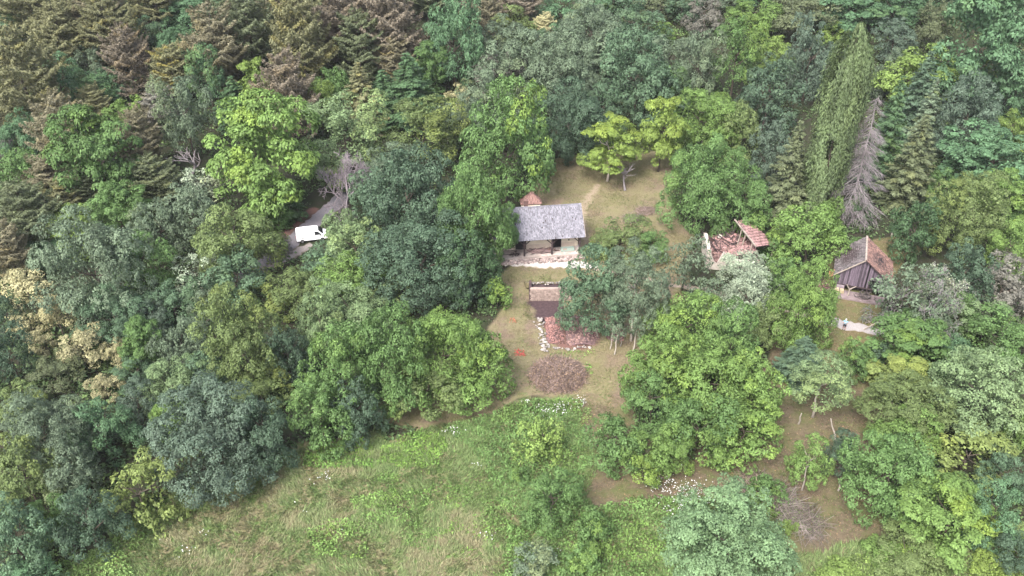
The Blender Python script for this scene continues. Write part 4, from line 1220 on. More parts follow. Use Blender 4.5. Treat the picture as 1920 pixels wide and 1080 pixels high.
o = mb.build('wood_heap', simple_mat('red_brown_boards', (0.168, 0.101, 0.088), (0.088, 0.057, 0.054), 1.3, .9, tint=.4), None, onporch(-4.2, .9, .36), rand=(6, 1)); tag(o, 'small reddish wood heap beside the middle porch post', 'wood heap')
# stone edging in front of the porch
rng2 = np.random.default_rng(12)
sb = empty('stone_bank', onporch(0, 0, 0), R(7)); tag(sb, 'low bank of loose stones along the front of the porch', 'stone bank')
its = [(x, -.75 - rng2.random() * 1.0 * (1 if x < -1 else .5), .05 + .22 * rng2.random()) for x in np.linspace(-13.2, .6, 150)]
stones('stone', simple_mat('bank_stone', (0.296, 0.242, 0.222), (0.181, 0.134, 0.125), 2, .9, .3, tint=.45), its, sb, 4, .13, .36, .75, single=True)
stones('rubble', simple_mat('bank_rubble', (0.242, 0.189, 0.168), (0.134, 0.101, 0.091), 1.4, .9, .3, tint=.5), [(rng2.uniform(-13.4, .8), -.35 - rng2.random() * 1.6, .02 + .1 * rng2.random()) for _ in range(700)], sb, 5, .05, .16)
# shed with a red roof peak behind the house
sp = G(998, 364, 4.0); sp.z = gz(sp.x, sp.y)
S = empty('red_roofed_shed', sp, R(7)); tag(S, 'small shed behind the grey roof, only its red tiled peak visible', 'shed')
mb = MB(); mb.box((-.15, .6, 1.12), (3.0, 1.5, 2.24)); mb.build('wall', M_PLASTER, S)
rfs = empty('roof', (0, 0, 0)); rfs.parent = S
cs = [Vector((-1.9, -.3, 2.3)), Vector((1.6, -.3, 2.3)), Vector((1.6, 1.5, 2.3)), Vector((-1.9, 1.5, 2.3))]; apex = Vector((0, .7, 3.95))
mb = MB()
for q in range(4): mb.slab([cs[q], cs[(q + 1) % 4], apex], (0, 0, .1))
sr = mb.build('roof_deck', M_REDTILE, rfs)
mb = MB()
tile_field(mb, cs[0] + Vector((0, 0, .01)), (1, 0, 0), (0, 1.0, 1.85), 3.5, 2.1, .2, .28, 8, skip=lambda u, v, r: not (v * .52 < u < 1 - v * .46))
tile_field(mb, cs[1] + Vector((0, 0, .01)), (0, 1, 0), (-1.6, 0, 1.85), 1.8, 2.44, .2, .28, 9, skip=lambda u, v, r: not (v * .5 < u < 1 - v * .5))
tile_field(mb, cs[3] + Vector((0, 0, .01)), (0, -1, 0), (1.9, 0, 1.85), 1.8, 2.65, .2, .28, 10, skip=lambda u, v, r: not (v * .5 < u < 1 - v * .5))
mb.build('tiles', M_REDTILE, rfs, kind='stuff', rand=(6, 3))

# ---- the plank barn with two-coloured roof
A_, B_ = G(1624, 486, 6.0), G(1626, 444, 6.0)
az = math.atan2(B_.x - A_.x, B_.y - A_.y); LB = (B_ - A_).length
bz = gz(A_.x, A_.y)
BN = empty('plank_barn', (A_.x, A_.y, bz), -az)      # local: ridge along +y, gable faces -y
tag(BN, 'dark plank barn with grey mossy and red tiled roof slopes', 'barn')
WL, WR, EH, AH = 3.75, 4.35, 2.75, 6.0
mb = MB()
mb.box((0, .75, 1.0), (7.2, .3, .0001 + .3)); 
mb = MB()
mb.slab([(-WL, -.35, EH), (0, -.35, AH), (0, LB + .3, AH), (-WL, LB + .3, EH)][::-1], (0, 0, .1))
mb.slab([(WR, -.35, EH - .3), (WR, LB + .3, EH - .3), (.002, LB + .3, AH), (.002, -.35, AH)], (0, 0, .1))
mb.f = mb.f
rf = mb.build('roof', M_DARKWOOD, BN)
vl = Vector((WL, 0, AH - EH)); vr = Vector((-WR, 0, AH - EH + .3)); LR = LB + .65
mb = MB(); tile_field(mb, (-WL, LB + .3, EH + .01), (0, -1, 0), vl, LR, vl.length, .21, .30, 21, skip=lambda u, v, r: r.random() < .012, sag=lambda u, v: -.07 * math.sin(math.pi * u) * math.sin(math.pi * v), jit=.018)
mb.build('mossy_tiles', M_MOSSTILE, rf, kind='stuff', rand=(6, 6))
mb = MB()
def hole(u, v, r): return (abs(u - .60) < .045 and abs(v - .42) < .06) or (abs(u - .66) < .03 and abs(v - .80) < .02) or r.random() < .012
tile_field(mb, (WR, -.35, EH - .29), (0, 1, 0), vr, LR, vr.length, .21, .30, 22, skip=hole, sag=lambda u, v: -.06 * math.sin(math.pi * u) * math.sin(math.pi * v), jit=.018)
mb.build('red_tiles', M_BARNTILE, rf, kind='stuff', rand=(6, 7))
mb = MB()
for (u, v, w, h) in ((.60, .42, .55, .5), (.66, .8, .3, .2)):
    P0 = Vector((WR, -.35 + u * LR - w/2, EH - .29)) + vr * v; d = vr.normalized() * h
    n_ = Vector((0, 1, 0)).cross(vr).normalized(); n_ = n_ if n_.z > 0 else -n_
    mb.slab([P0 + n_*.012, P0 + Vector((0, w, 0)) + n_*.012, P0 + Vector((0, w, 0)) + d + n_*.012, P0 + d + n_*.012], n_ * .01)
mb.build('roof_hole', M_BLACK, rf)
mb = MB()
for i in range(22):
    y = -.35 + LR * (i + .5) / 22; mb.box((.0, y, AH + .06), (.24, LR / 22 - .02, .09))
mb.build('ridge_tiles', M_PALEWOOD, rf, rand=(6, 8))
mb = MB(); mb.beam((-WL - .1, -.40, EH - .06), (0, -.40, AH - .02), .06, .16); mb.build('bargeboard', M_PALEWOOD, rf)
mb = MB(); mb.beam((WR + .1, -.40, EH - .36), (0.05, -.40, AH - .05), .06, .16); mb.build('bargeboard', M_DARKWOOD, rf)
mb = MB(); tile_field(mb, (-WL - .55, 1.1, EH - .48), (0, -1, 0), vl, 1.6, .85, .21, .28, 23); mb.build('orange_tiles', M_ORANGETILE, rf, kind='stuff', rand=(6, 9))
mb = MB(); mb.slab([(-WL - .6, 1.1, EH - .52), (-WL - .6, -.5, EH - .52), (-WL + .1, -.5, EH + .05), (-WL + .1, 1.1, EH + .05)], (0, 0, .06)); mb.build('eave_board', M_DARKWOOD, rf)
rng = random.Random(8)
x = -WL + .15
while x < WR - .2:
    w = rng.uniform(.2, .27)
    zt = (EH + (AH - EH) * (1 + (x + w/2) / WL) if x < 0 else AH - (AH - EH + .3) * (x + w/2) / WR) - .14
    zb = 1.25 + rng.uniform(-.12, .1)
    if x > 1.1 and x < 2.4: zb = 2.7
    if zt > zb + .1 and not (.55 < x < .75):
        mb = MB(); mb.box((x + w/2, rng.uniform(-.02, .02), (zt + zb) / 2), (w - .025, .035, zt - zb)); o = mb.build('plank', M_BARNWOOD, BN, rand=(6, int(abs(x) * 997)))
    x += w
mb = MB(); mb.box((.3, .3, 1.9), (6.9, .06, 2.4)); mb.slab([(-3.1, .3, 2.9), (3.5, .3, 2.9), (.2, .3, 5.6)], (0, .05, 0)); mb.build('inner_shade', M_BLACK, BN)  # black sheet standing in for the shade inside the open barn
mb = MB(); mb.box((-3.1, LB/2, 1.3), (.12, LB - .4, 2.6)); mb.box((3.6, LB/2, 1.2), (.12, LB - .4, 2.4)); mb.box((.25, LB - .1, 1.6), (6.6, .12, 3.0)); mb.build('side_wall', M_BARNWOOD, BN, rand=(6, 3))
for x in (-3.2, -1.1, 1.2, 3.5):
    mb = MB(); mb.box((x, .12, 1.4), (.2, .2, 2.9)); mb.build('post', M_DARKWOOD, BN)
mb = MB(); mb.beam((-3.4, -.06, 1.22), (2.2, -.06, 1.22), .12, .16); mb.build('sill_beam', M_DARKWOOD, BN)
Bm = Matrix.Translation((A_.x, A_.y, bz)) @ Matrix.Rotation(-az, 4, 'Z')
def atbarn(x, y, z): return Bm @ Vector((x, y, z))
mb = MB(); mb.slab([(-4.6, -2.0, .22), (3.4, -2.0, .22), (3.8, .1, .26), (-4.2, .1, .26)], (0, 0, .3))
o = mb.build('stone_terrace', simple_mat('lilac_stone', (0.202, 0.158, 0.158), (0.134, 0.101, 0.104), 1.8, .9, .4), None, (A_.x, A_.y, bz)); o.rotation_euler = (0, 0, -az)
tag(o, 'low stone terrace of lilac slabs in front of the barn', 'terrace')
for (x, y, w, h, c, lab) in ((-2.9, -.75, .62, .62, (.40, .33, .22), 'yellowish crate left in front of the barn'), (-2.2, -.8, .6, .6, (.36, .29, .19), 'yellowish crate beside the forked post at the barn'), (-2.6, -.1, 1.3, .95, (.22, .18, .2), 'grey cabinet standing behind the crates under the barn gable')):
    o = empty('crate', atbarn(x, y, .27), -az); tag(o, lab, 'crate')
    m_ = simple_mat('crate_wood', c, tuple(v * .7 for v in c), 4, .85)
    mb = MB(); mb.box((0, .03, h/2), (w - .06, .5, h - .06)); mb.build('box', m_, o)
    for k in range(3):
        mb = MB(); mb.box((0, -.24, h * (.2 + .3 * k)), (w, .04, h * .25)); mb.build('slat', m_, o)
mb = MB(); mb.tube([(0, 0, -.1), (.04, 0, .7), (0, 0, 1.15)], [.14, .12, .11], 7); mb.tube([(0, 0, 1.05), (-.3, 0, 1.5), (-.55, .02, 1.95)], [.10, .08, .05], 6); mb.tube([(0, 0, 1.05), (.4, 0, 1.35), (.85, -.05, 1.6)], [.10, .08, .05], 6)
o = mb.build('forked_post', M_PALEWOOD, None, atbarn(-1.25, -1.2, .25)); tag(o, 'pale forked wooden post standing before the barn gable', 'post')
rng = random.Random(31); mb = MB()
for k in range(90):
    x = rng.gauss(0, .6); y = rng.gauss(0, .5); z = max(.04, .8 * rng.random() * math.exp(-(x*x + y*y))); a = rng.uniform(0, 3.14); L = rng.uniform(.3, 1.1)
    mb.beam((x, y, z), (x + L * math.cos(a), y + L * math.sin(a), max(.03, z + rng.uniform(-.3, .4))), rng.uniform(.05, .14), .05)
o = mb.build('scrap_heap', simple_mat('scrap', (0.162, 0.074, 0.074), (0.067, 0.047, 0.050), 1.5, .85, tint=.6), None, atbarn(-4.1, -.2, 0), rand=(6, 2)); tag(o, 'heap of reddish scrap at the left corner of the barn', 'scrap heap')
mb = MB()
for k in range(70):
    x = rng.gauss(0, .5); y = rng.gauss(0, .4); z = max(.04, .6 * rng.random()); a = rng.uniform(0, 3.14); L = rng.uniform(.3, .9)
    mb.beam((x, y, z), (x + L * math.cos(a), y + L * math.sin(a), max(.03, z + rng.uniform(-.3, .3))), rng.uniform(.05, .12), .05)
o = mb.build('scrap_heap', simple_mat('grey_scrap', (0.114, 0.094, 0.088), (0.054, 0.047, 0.047), 1.5, .85, tint=.6), None, atbarn(1.1, -1.0, .26), rand=(6, 2)); tag(o, 'heap of brushwood and scrap right of the forked post', 'scrap heap')

# ---- the collapsed house
rc = G(1365, 455, 1.0); rz = gz(rc.x, rc.y)
U_ = empty('collapsed_house', (rc.x, rc.y, rz), 0); tag(U_, 'collapsed house with white wall stumps and a leaning red tiled roof piece', 'ruin')
def rl(px, py, h): 
    p = G(px, py, h); return Vector((p.x - rc.x, p.y - rc.y, h))
tl, tr, br, bl = rl(1383, 415, 4.5), rl(1402, 411, 3.2), rl(1452, 458, 3.0), rl(1419, 463, 4.3)
mb = MB(); mb.slab([bl, br, tr, tl], (0, 0, .12)); rs = mb.build('roof_piece', M_DARKWOOD, U_)
mb = MB()
nU, nV = 20, 11
rr_ = random.Random(4)
for i in range(nU):
    for j in range(nV):
        u0, u1, v0, v1 = i / nU + .004, (i + 1) / nU - .004, j / nV - .012, (j + 1) / nV
        if (i > 16 and j < 2 and rr_.random() < .5): continue
        bow = .28 * math.sin(math.pi * (i + .5) / nU)
        f = lambda u, v: (br.lerp(tr, u)).lerp(bl.lerp(tl, u), v)
        e = rr_.uniform(-.02, .02)
        hi = Vector((0, 0, .085 + e)); lo = Vector((0, 0, .03)); tk = Vector((0, 0, .035))
        rib = Vector((0, 0, .05 if i % 2 else 0))
        P = [f(u0, v0) + hi - tk + rib, f(u1, v0) + hi - tk + rib, f(u1, v1) + lo - tk + rib, f(u0, v1) + lo - tk + rib]
        mb.quadbox(P + [p + tk for p in P])
mb.build('tiles', M_PINKTILE, rs, kind='stuff', rand=(6, 4))
mb = MB(); mb.beam(tl + Vector((-.35, .5, .05)), bl + Vector((-.15, -.1, .1)), .16, .2); mb.build('broken_beam', M_PALEWOOD, rs)
for t_ in (.25, .45, .8):
    q = tl.lerp(bl, t_); mb = MB(); mb.beam(q + Vector((0, 0, -.1)), Vector((q.x - .5, q.y - .2, .4)), .14); mb.build('strut', M_PALEWOOD, rs)
mb = MB(); mb.beam(br.lerp(tr, .1) + Vector((.2, -.1, -.1)), Vector((br.x + 1.1, br.y - .5, .2)), .13); mb.beam(br + Vector((0, 0, -.1)), Vector((br.x - .2, br.y, 0)), .16); mb.build('fallen_rafter', M_PALEWOOD, rs)
def jag_wall(pts, th, mat, name):
    """upright broken wall along pts = (x, y, top)"""
    mb = MB(); n = len(pts)
    dirs = [(Vector((pts[min(i+1, n-1)][0] - pts[max(i-1, 0)][0], pts[min(i+1, n-1)][1] - pts[max(i-1, 0)][1], 0))).normalized() for i in range(n)]
    b = 0
    for p, d in zip(pts, dirs):
        k = Vector((-d.y, d.x, 0)) * th / 2
        for z in (-.2, p[2]):
            for s in (-1, 1): mb.v.append((p[0] + s*k.x, p[1] + s*k.y, z + (rr_.uniform(-.06, .06) if z > 0 else 0)))
    for i in range(n - 1):
        a, c = 4*i, 4*(i+1)
        mb.f += [(a, c, c+2, a+2), (c+1, a+1, a+3, c+3), (a+2, c+2, c+3, a+3)]
    mb.f += [(1, 0, 2, 3), (4*n-4, 4*n-3, 4*n-1, 4*n-2)]
    return mb.build(name, mat, U_)
w1, w2, w3 = rl(1322, 437, 3.0), rl(1331, 470, 3.0), rl(1326, 505, .5)
jag_wall([(w1.x + (w2.x - w1.x) * t, w1.y + (w2.y - w1.y) * t, 3.0 + [0, .3, .1, -.3, .25, 0, -.4, .1][k]) for k, t in enumerate(np.linspace(0, 1, 8))], .5, M_WHITEWALL, 'wall')
jag_wall([(w2.x, w2.y - .26, 3.0), (w2.x + .35, w2.y - .3, 2.3), (w2.x + .8, w2.y - .35, 1.2), (w2.x + 1.2, w2.y - .4, .9), (w2.x + 1.7, w2.y - .45, 2.2), (w2.x + 2.0, w2.y - .5, 3.0), (w2.x + 2.35, w2.y - .5, 2.7), (w2.x + 3.4, w2.y - .6, 1.8), (w2.x + 5.5, w2.y - .8, 1.6), (w2.x + 7.2, w2.y - 1.0, 1.9)], .45, M_WHITEWALL, 'wall')
jag_wall([(w1.x + .3, w1.y + .27, 2.7), (w1.x + 1.5, w1.y + .5, 1.5), (w1.x + 3.5, w1.y + .6, 1.1), (w1.x + 5.0, w1.y + .8, 1.9)], .45, M_DUSTRUB, 'wall')
rng2 = np.random.default_rng(5)
its = []
for _ in range(1500):
    x = rng2.uniform(-3.4, 4.0); y = rng2.uniform(-4.5, 3.4)
    e = max(0, 1 - ((x - .5) / 4.2) ** 2 - ((y + .3) / 4.4) ** 2)
    its.append((x, y, e * 1.5 * (.85 + .15 * rng2.random()) + .3 * fbm(x, y, 1.2, 4)))
# mound under the loose pieces
gxm = np.linspace(-3.6, 4.4, 26); gym = np.linspace(-4.6, 3.6, 26); XX, YY = np.meshgrid(gxm, gym)
EE = np.clip(1 - ((XX - .5) / 4.3) ** 2 - ((YY + .3) / 4.5) ** 2, 0, 1)
ZZ = EE * 1.5 + .35 * fbm(XX, YY, 1.1, 4) * EE - .05
iq = (np.arange(25)[:, None] * 26 + np.arange(25)[None]).reshape(-1)
link('rubble_mound', np_mesh('rubble_mound', np.stack([XX, YY, ZZ], -1).reshape(-1, 3), np.stack([iq, iq + 1, iq + 27, iq + 26], 1), M_DUSTRUB, fattr={'tint': rng2.random(625)}), U_)
stones('rubble', M_DUSTRUB, its, U_, 6, .10, .34, .6)
mb = MB()
for k in range(420):
    x = rng2.uniform(-3, 4); y = rng2.uniform(-4.2, 3); e = max(0, 1 - ((x - .5) / 4.2) ** 2 - ((y + .3) / 4.4) ** 2)
    Mx = Matrix.Rotation(rng2.uniform(0, 6.28), 3, 'Z') @ Matrix.Rotation(rng2.uniform(-.8, .8), 3, 'X') @ Matrix.Rotation(rng2.uniform(-.5, .5), 3, 'Y')
    mb.box((x, y, e * 1.5 + .28), (rng2.uniform(.25, .5), rng2.uniform(.18, .3), .05), Mx)
mb.build('broken_tiles', M_PINKTILE, U_, kind='stuff', rand=(6, 12))
mb = MB()
for k in range(34):
    x = rng2.uniform(-2.8, 1.2); y = rng2.uniform(-3.2, 3); e = max(0, 1 - ((x - .5) / 4.2) ** 2 - ((y + .3) / 4.4) ** 2); a = rng2.uniform(0, 3.14); L = rng2.uniform(.8, 2.8)
    mb.beam((x, y, e * 1.4 + .4), (x + L * math.cos(a), y + L * math.sin(a), e * 1.2 + .5 + rng2.uniform(-.2, 1.0)), rng2.uniform(.08, .17), .1)
mb.build('fallen_beams', M_DARKWOOD, U_, kind='stuff')
sg = rl(1366, 482, 1.9); sg2 = rl(1421, 474, 2.4); sg3 = rl(1414, 458, 3.1); sg4 = rl(1384, 462, 2.7)
mb = MB(); mb.slab([sg, sg2, sg3, sg4], (0, 0, .1)); s2 = mb.build('sagging_roof', M_DARKWOOD, U_)
mb = MB()
for i in range(18):
    for j in range(8):
        f = lambda u, v: sg.lerp(sg2, u).lerp(sg4.lerp(sg3, u), v)
        e = rr_.uniform(-.03, .05); u0, u1, v0, v1 = i/18 + .004, (i+1)/18 - .004, j/8 - .02, (j+1)/8
        if rr_.random() < .05: continue
        P = [f(u0, v0) + Vector((0, 0, .06 + e)), f(u1, v0) + Vector((0, 0, .06 + e)), f(u1, v1) + Vector((0, 0, .02)), f(u0, v1) + Vector((0, 0, .02))]
        mb.quadbox(P + [p + Vector((0, 0, .035)) for p in P])
mb.build('tiles', M_PINKTILE, s2, kind='stuff', rand=(6, 2))
q = rl(1357, 430, 1.4); mb = MB(); mb.box((q.x, q.y, 1.5), (.9, .08, 1.7), Matrix.Rotation(.25, 3, 'Y')); mb.build('red_door', simple_mat('rust_red', (0.202, 0.061, 0.054), (0.134, 0.047, 0.040), 3, .8), U_)
q = rl(1350, 445, 1.6); mb = MB(); mb.box((q.x, q.y, 1.75), (.5, .35, .5), Matrix.Rotation(.4, 3, 'Y')); mb.build('white_block', M_WHITEWALL, U_)
q = rl(1343, 432, 1.6); mb = MB(); mb.beam(q + Vector((-.4, .3, .4)), q + Vector((.6, -.2, .1)), .14); mb.build('pale_beam', M_PALEWOOD, U_)

# ---- cellar ruin: back wall, side wall, low stone footings
c0 = G(994, 562); c1 = G(1072, 560); cz = -.25
CW = empty('stone_wall_ruin', (c0.x, c0.y, 0)); tag(CW, 'ruined stone wall of a cellar with a pale pinkish face', 'ruined wall')
Lw = c1.x - c0.x; ry = c1.y - c0.y
rng2 = np.random.default_rng(9)
mb = MB(); mb.box((Lw/2, .45 + ry/2, .62), (Lw, .5, 1.9)); mb.build('core', M_WALLSTONE, CW)
def wall_stones(x0, x1, z0, z1, y, dx, dz):
    n = 0; z = z0
    while z < z1:
        h = rng2.uniform(.8, 1.2) * dz; x = x0 + rng2.uniform(-.1, .1)
        while x < x1 - .1:
            w = rng2.uniform(.6, 1.5) * dx
            mb = MB(); j = lambda s: rng2.uniform(-s, s)
            P = [Vector((x + (.02 if a in (0, 3) else w - .02) + j(.02), y - (.10 + j(.03) if f else -.2), z + (.015 if a in (0, 1) else h - .015) + j(.02))) for f in (0, 1) for a in range(4)]
            mb.quadbox(P); o = mb.build('stone', M_WALLSTONE, CW, rand=(6, n))
            x += w; n += 1
        z += h
wall_stones(0, Lw, -.3, 1.5, .2, .42, .24)
mb = MB(); mb.box((Lw/2, .45, 1.60), (Lw, .62, .08)); mb.build('wall_top', simple_mat('wall_cap', (0.309, 0.248, 0.215), (0.229, 0.181, 0.155), 2, .9, .3), CW)
mb = MB()
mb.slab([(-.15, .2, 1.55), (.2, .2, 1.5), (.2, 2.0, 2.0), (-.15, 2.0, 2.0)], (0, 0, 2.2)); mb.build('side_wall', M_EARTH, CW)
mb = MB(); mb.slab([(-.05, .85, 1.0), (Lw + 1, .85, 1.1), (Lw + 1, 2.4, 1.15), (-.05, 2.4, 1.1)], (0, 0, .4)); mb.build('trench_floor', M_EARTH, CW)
stones('rubble', M_STONE, [(rng2.uniform(0, Lw), 2.1 + rng2.normal() * .12, 1.35 + rng2.random() * .25) for _ in range(60)], CW, 3, .08, .2)
# rising bank behind the trench
bk = MB(); bk.slab([(-.6, 2.35, 1.35), (Lw + 1.2, 2.35, 1.45), (Lw + 1.6, 4.6, .05), (-.9, 4.6, .05)], (0, 0, .9))
bk.build('earth_bank', simple_mat('dry_bank', (0.181, 0.151, 0.088), (0.114, 0.101, 0.054), 1.6, .95, .5), CW)
FT = empty('stone_footing', G(1014, 640)); tag(FT, 'low footing of white stones along the left and front of the red rubble', 'stone footing')
its = []
for k in range(62):
    t = k / 61; p = G(1011 + 11 * t + rng2.normal() * (6 - 2.5 * t), 598 + 64 * t); its.append((p.x - FT.location.x, p.y - FT.location.y, gz(p.x, p.y) + .12 + .2 * rng2.random()))
for k in range(20):
    t = (k / 19) ** 1.1; p = G(1030 + 75 * t + rng2.normal() * 2, 655 - 3 * t + rng2.normal() * 2.5); its.append((p.x - FT.location.x, p.y - FT.location.y, gz(p.x, p.y) + .1))
stones('stone', M_STONE, its, FT, 14, .10, .31, .75, single=True)
# red brick and tile rubble
def heap(name, label, cat, pix, n, mat, mat2, seed, h=.5, size=(.12, .3)):
    """heap of broken bricks in a pixel polygon: an earth mound with loose pieces"""
    poly = wpoly(pix); rg = np.random.default_rng(seed)
    P = np.array(poly); c = P.mean(0); z0 = gz(*c)
    o = empty(name, (c[0], c[1], z0)); tag(o, label, cat)
    x = rg.uniform(P[:, 0].min(), P[:, 0].max(), n * 3); y = rg.uniform(P[:, 1].min(), P[:, 1].max(), n * 3)
    k = pip(poly, x + rg.normal(size=n * 3) * .28 + (fbm(x, y, 1.5, seed) - .5) * 1.6, y + rg.normal(size=n * 3) * .28 + (fbm(x, y, 1.5, seed + 2) - .5) * 1.6); x, y = x[k][:n], y[k][:n]
    R_ = np.abs(P - c).max(0)
    def hh(x, y): return h * np.clip(1 - ((x - c[0]) / R_[0]) ** 2 - ((y - c[1]) / R_[1]) ** 2, 0, 1) * (.6 + .8 * fbm(x, y, 1.3, seed))
    mb = MB()
    for a, b_ in zip(x, y):
        Mx = Matrix.Rotation(rg.uniform(0, 6.28), 3, 'Z') @ Matrix.Rotation(rg.uniform(-.6, .6), 3, 'X') @ Matrix.Rotation(rg.uniform(-.4, .4), 3, 'Y')
        mb.box((a - c[0], b_ - c[1], float(hh(a, b_)) + .05), (rg.uniform(*size), rg.uniform(size[0] * .7, size[1] * .6), rg.uniform(.05, .12)), Mx)
    mb.build('bricks', mat, o, kind='stuff', rand=(6, seed))
    if h < .1: return o
    g = 22; gxm = np.linspace(P[:, 0].min(), P[:, 0].max(), g); gym = np.linspace(P[:, 1].min(), P[:, 1].max(), g); XX, YY = np.meshgrid(gxm, gym)
    ZZ = hh(XX, YY) - .02
    ZZ = np.where(ZZ < 0, -.06, ZZ)
    iq = (np.arange(g - 1)[:, None] * g + np.arange(g - 1)[None]).reshape(-1)
    link('mound', np_mesh('mound', np.stack([XX - c[0], YY - c[1], ZZ], -1).reshape(-1, 3), np.stack([iq, iq + 1, iq + g + 1, iq + g], 1), mat2, fattr={'tint': rg.random((g-1)**2)}), o)
    return o
M_PINKSOIL = simple_mat('brick_earth', (0.141, 0.084, 0.084), (0.088, 0.057, 0.061), 1.1, .95, .4)
heap('brick_heap', 'bright heap of red bricks inside the left stone footing', 'brick heap', [(1022, 596), (1040, 594), (1048, 610), (1058, 636), (1040, 645), (1030, 640), (1024, 615)], 800, M_RUBBLE, M_PINKSOIL, 41, .45, (.10, .26))
heap('brick_heap', 'duller purple-red heap of bricks under the dark plum tree', 'brick heap', [(1070, 598), (1100, 592), (1122, 618), (1120, 640), (1090, 648), (1062, 644), (1064, 620)], 560, M_DUSTRUB, M_PINKSOIL, 42, .6)
heap('brick_heap', 'pinkish brick heap seen between the plum stems', 'brick heap', [(1128, 612), (1150, 602), (1172, 622), (1165, 640), (1140, 632)], 260, M_RUBBLE, M_PINKSOIL, 43, .45)
o = heap('tile_scatter', 'scatter of bright red tile chips on the worn yard', 'tile chips', [(965, 655), (985, 655), (988, 668), (966, 668)], 70, simple_mat('bright_red_chip', (0.336, 0.067, 0.050), (0.256, 0.061, 0.047), 2, .8, tint=.3), M_PINKSOIL, 44, .06, (.07, .18))
heap('tile_scatter', 'few orange tile chips at the left edge of the yard', 'tile chips', [(955, 596), (968, 596), (968, 606), (955, 606)], 30, M_ORANGETILE, M_PINKSOIL, 45, .04, (.07, .16))
# ---------------------------------------------------------------- white van
M_VAN, nt_, b_, _ = new_mat('van_paint'); b_.inputs['Base Color'].default_value = (.80, .80, .80, 1); b_.inputs['Roughness'].default_value = .3
M_GLASS, nt_, b_, _ = new_mat('van_glass'); b_.inputs['Base Color'].default_value = (.02, .022, .025, 1); b_.inputs['Roughness'].default_value = .08
M_RUBBER = simple_mat('black_rubber', (0.021, 0.021, 0.021), (0.015, 0.015, 0.015), 4, .8)
M_STEEL, nt_, b_, _ = new_mat('steel_rim'); b_.inputs['Base Color'].default_value = (.35, .35, .36, 1); b_.inputs['Metallic'].default_value = .8; b_.inputs['Roughness'].default_value = .4
M_LAMPG, nt_, b_, _ = new_mat('lamp_glass'); b_.inputs['Base Color'].default_value = (.6, .6, .6, 1); b_.inputs['Roughness'].default_value = .1
M_RED, nt_, b_, _ = new_mat('tail_lamp'); b_.inputs['Base Color'].default_value = (.45, .02, .02, 1); b_.inputs['Roughness'].default_value = .2
vp = G(586, 449); vp.z = gz(vp.x, vp.y) + .03
VAN = empty('parked_van', vp, R(14)); tag(VAN, 'white panel van parked on the grey road, front towards the trees', 'van')
prof = [(-2.45, .38), (-2.47, 1.2), (-2.40, 1.90), (-2.25, 2.02), (-.6, 2.06), (.72, 2.02), (1.0, 1.92), (1.72, 1.24), (2.28, 1.08), (2.46, .86), (2.48, .38)]
def half(z): return .95 if z < 1.15 else .95 - .13 * (z - 1.15) / .9
mb = MB(); n = len(prof)
for s in (-1, 1):
    for x, z in prof: mb.v.append((x, s * half(z), z))
mb.f.append(tuple(range(n))); mb.f.append(tuple(range(2 * n - 1, n - 1, -1)))
for i in range(n):
    j = (i + 1) % n; mb.f.append((j, i, n + i, n + j))
body = mb.build('body', M_VAN, VAN)
bv = body.modifiers.new('edge', 'BEVEL'); bv.width = .07; bv.segments = 3; bv.limit_method = 'ANGLE'
for s in (-1, 1):
    P = [(.45, 1.22), (1.52, 1.26), (.98, 1.80), (.45, 1.84)]
    mb = MB(); q = [Vector((x, s * (half(z) + .012), z)) for x, z in P]; mb.slab(q if s < 0 else q[::-1], (0, -s * -.0 + s * .02, 0)); w_ = mb.build('side_window', M_GLASS, VAN)
    mb = MB(); mb.box((1.28, s * 1.04, 1.32), (.12, .2, .24)); mb.build('mirror', M_RUBBER, VAN)
    mb = MB(); mb.box((-.95, s * .953, .95), (1.3, .02, .05)); mb.build('rub_strip', M_RUBBER, VAN)
    mb = MB(); mb.box((.55, s * .956, 1.12), (.16, .03, .04)); mb.build('door_handle', M_RUBBER, VAN)
    mb = MB(); mb.box((2.36, s * .68, .92), (.22, .34, .16)); mb.build('headlight', M_LAMPG, VAN)
    mb = MB(); mb.box((-2.46, s * .84, 1.15), (.06, .12, .5)); mb.build('tail_light', M_RED, VAN)
    mb = MB(); mb.quadbox([(-2.475, s*.1, 1.30), (-2.475, s*.7, 1.30), (-2.43, s*.66, 1.75), (-2.43, s*.1, 1.75), (-2.50, s*.1, 1.30), (-2.50, s*.7, 1.30), (-2.455, s*.66, 1.75), (-2.455, s*.1, 1.75)]); mb.build('rear_window', M_GLASS, VAN)
    for x in (-1.55, 1.55):
        mb = MB(); mb.tube([(x, s * .72, .33), (x, s * .965, .33)], .33, 20); wh = mb.build('wheel', M_RUBBER, VAN)
        mb = MB(); mb.tube([(x, s * .9, .33), (x, s * .975, .33)], .19, 14); mb.build('rim', M_STEEL, wh)
mb = MB(); mb.slab([(1.06, -.74, 1.895), (1.71, -.84, 1.275), (1.71, .84, 1.275), (1.06, .74, 1.895)], (-.02, 0, -.02)); ws = mb.build('windscreen', M_GLASS, VAN); ws.location = (.03, 0, .03)
mb = MB(); mb.box((2.46, 0, .5), (.12, 1.86, .24)); mb.build('bumper', M_RUBBER, VAN); mb = MB(); mb.box((-2.48, 0, .48), (.1, 1.84, .2)); mb.build('bumper', M_RUBBER, VAN)
mb = MB(); mb.box((0, 0, .34), (4.7, 1.7, .2)); mb.build('underbody', M_RUBBER, VAN)

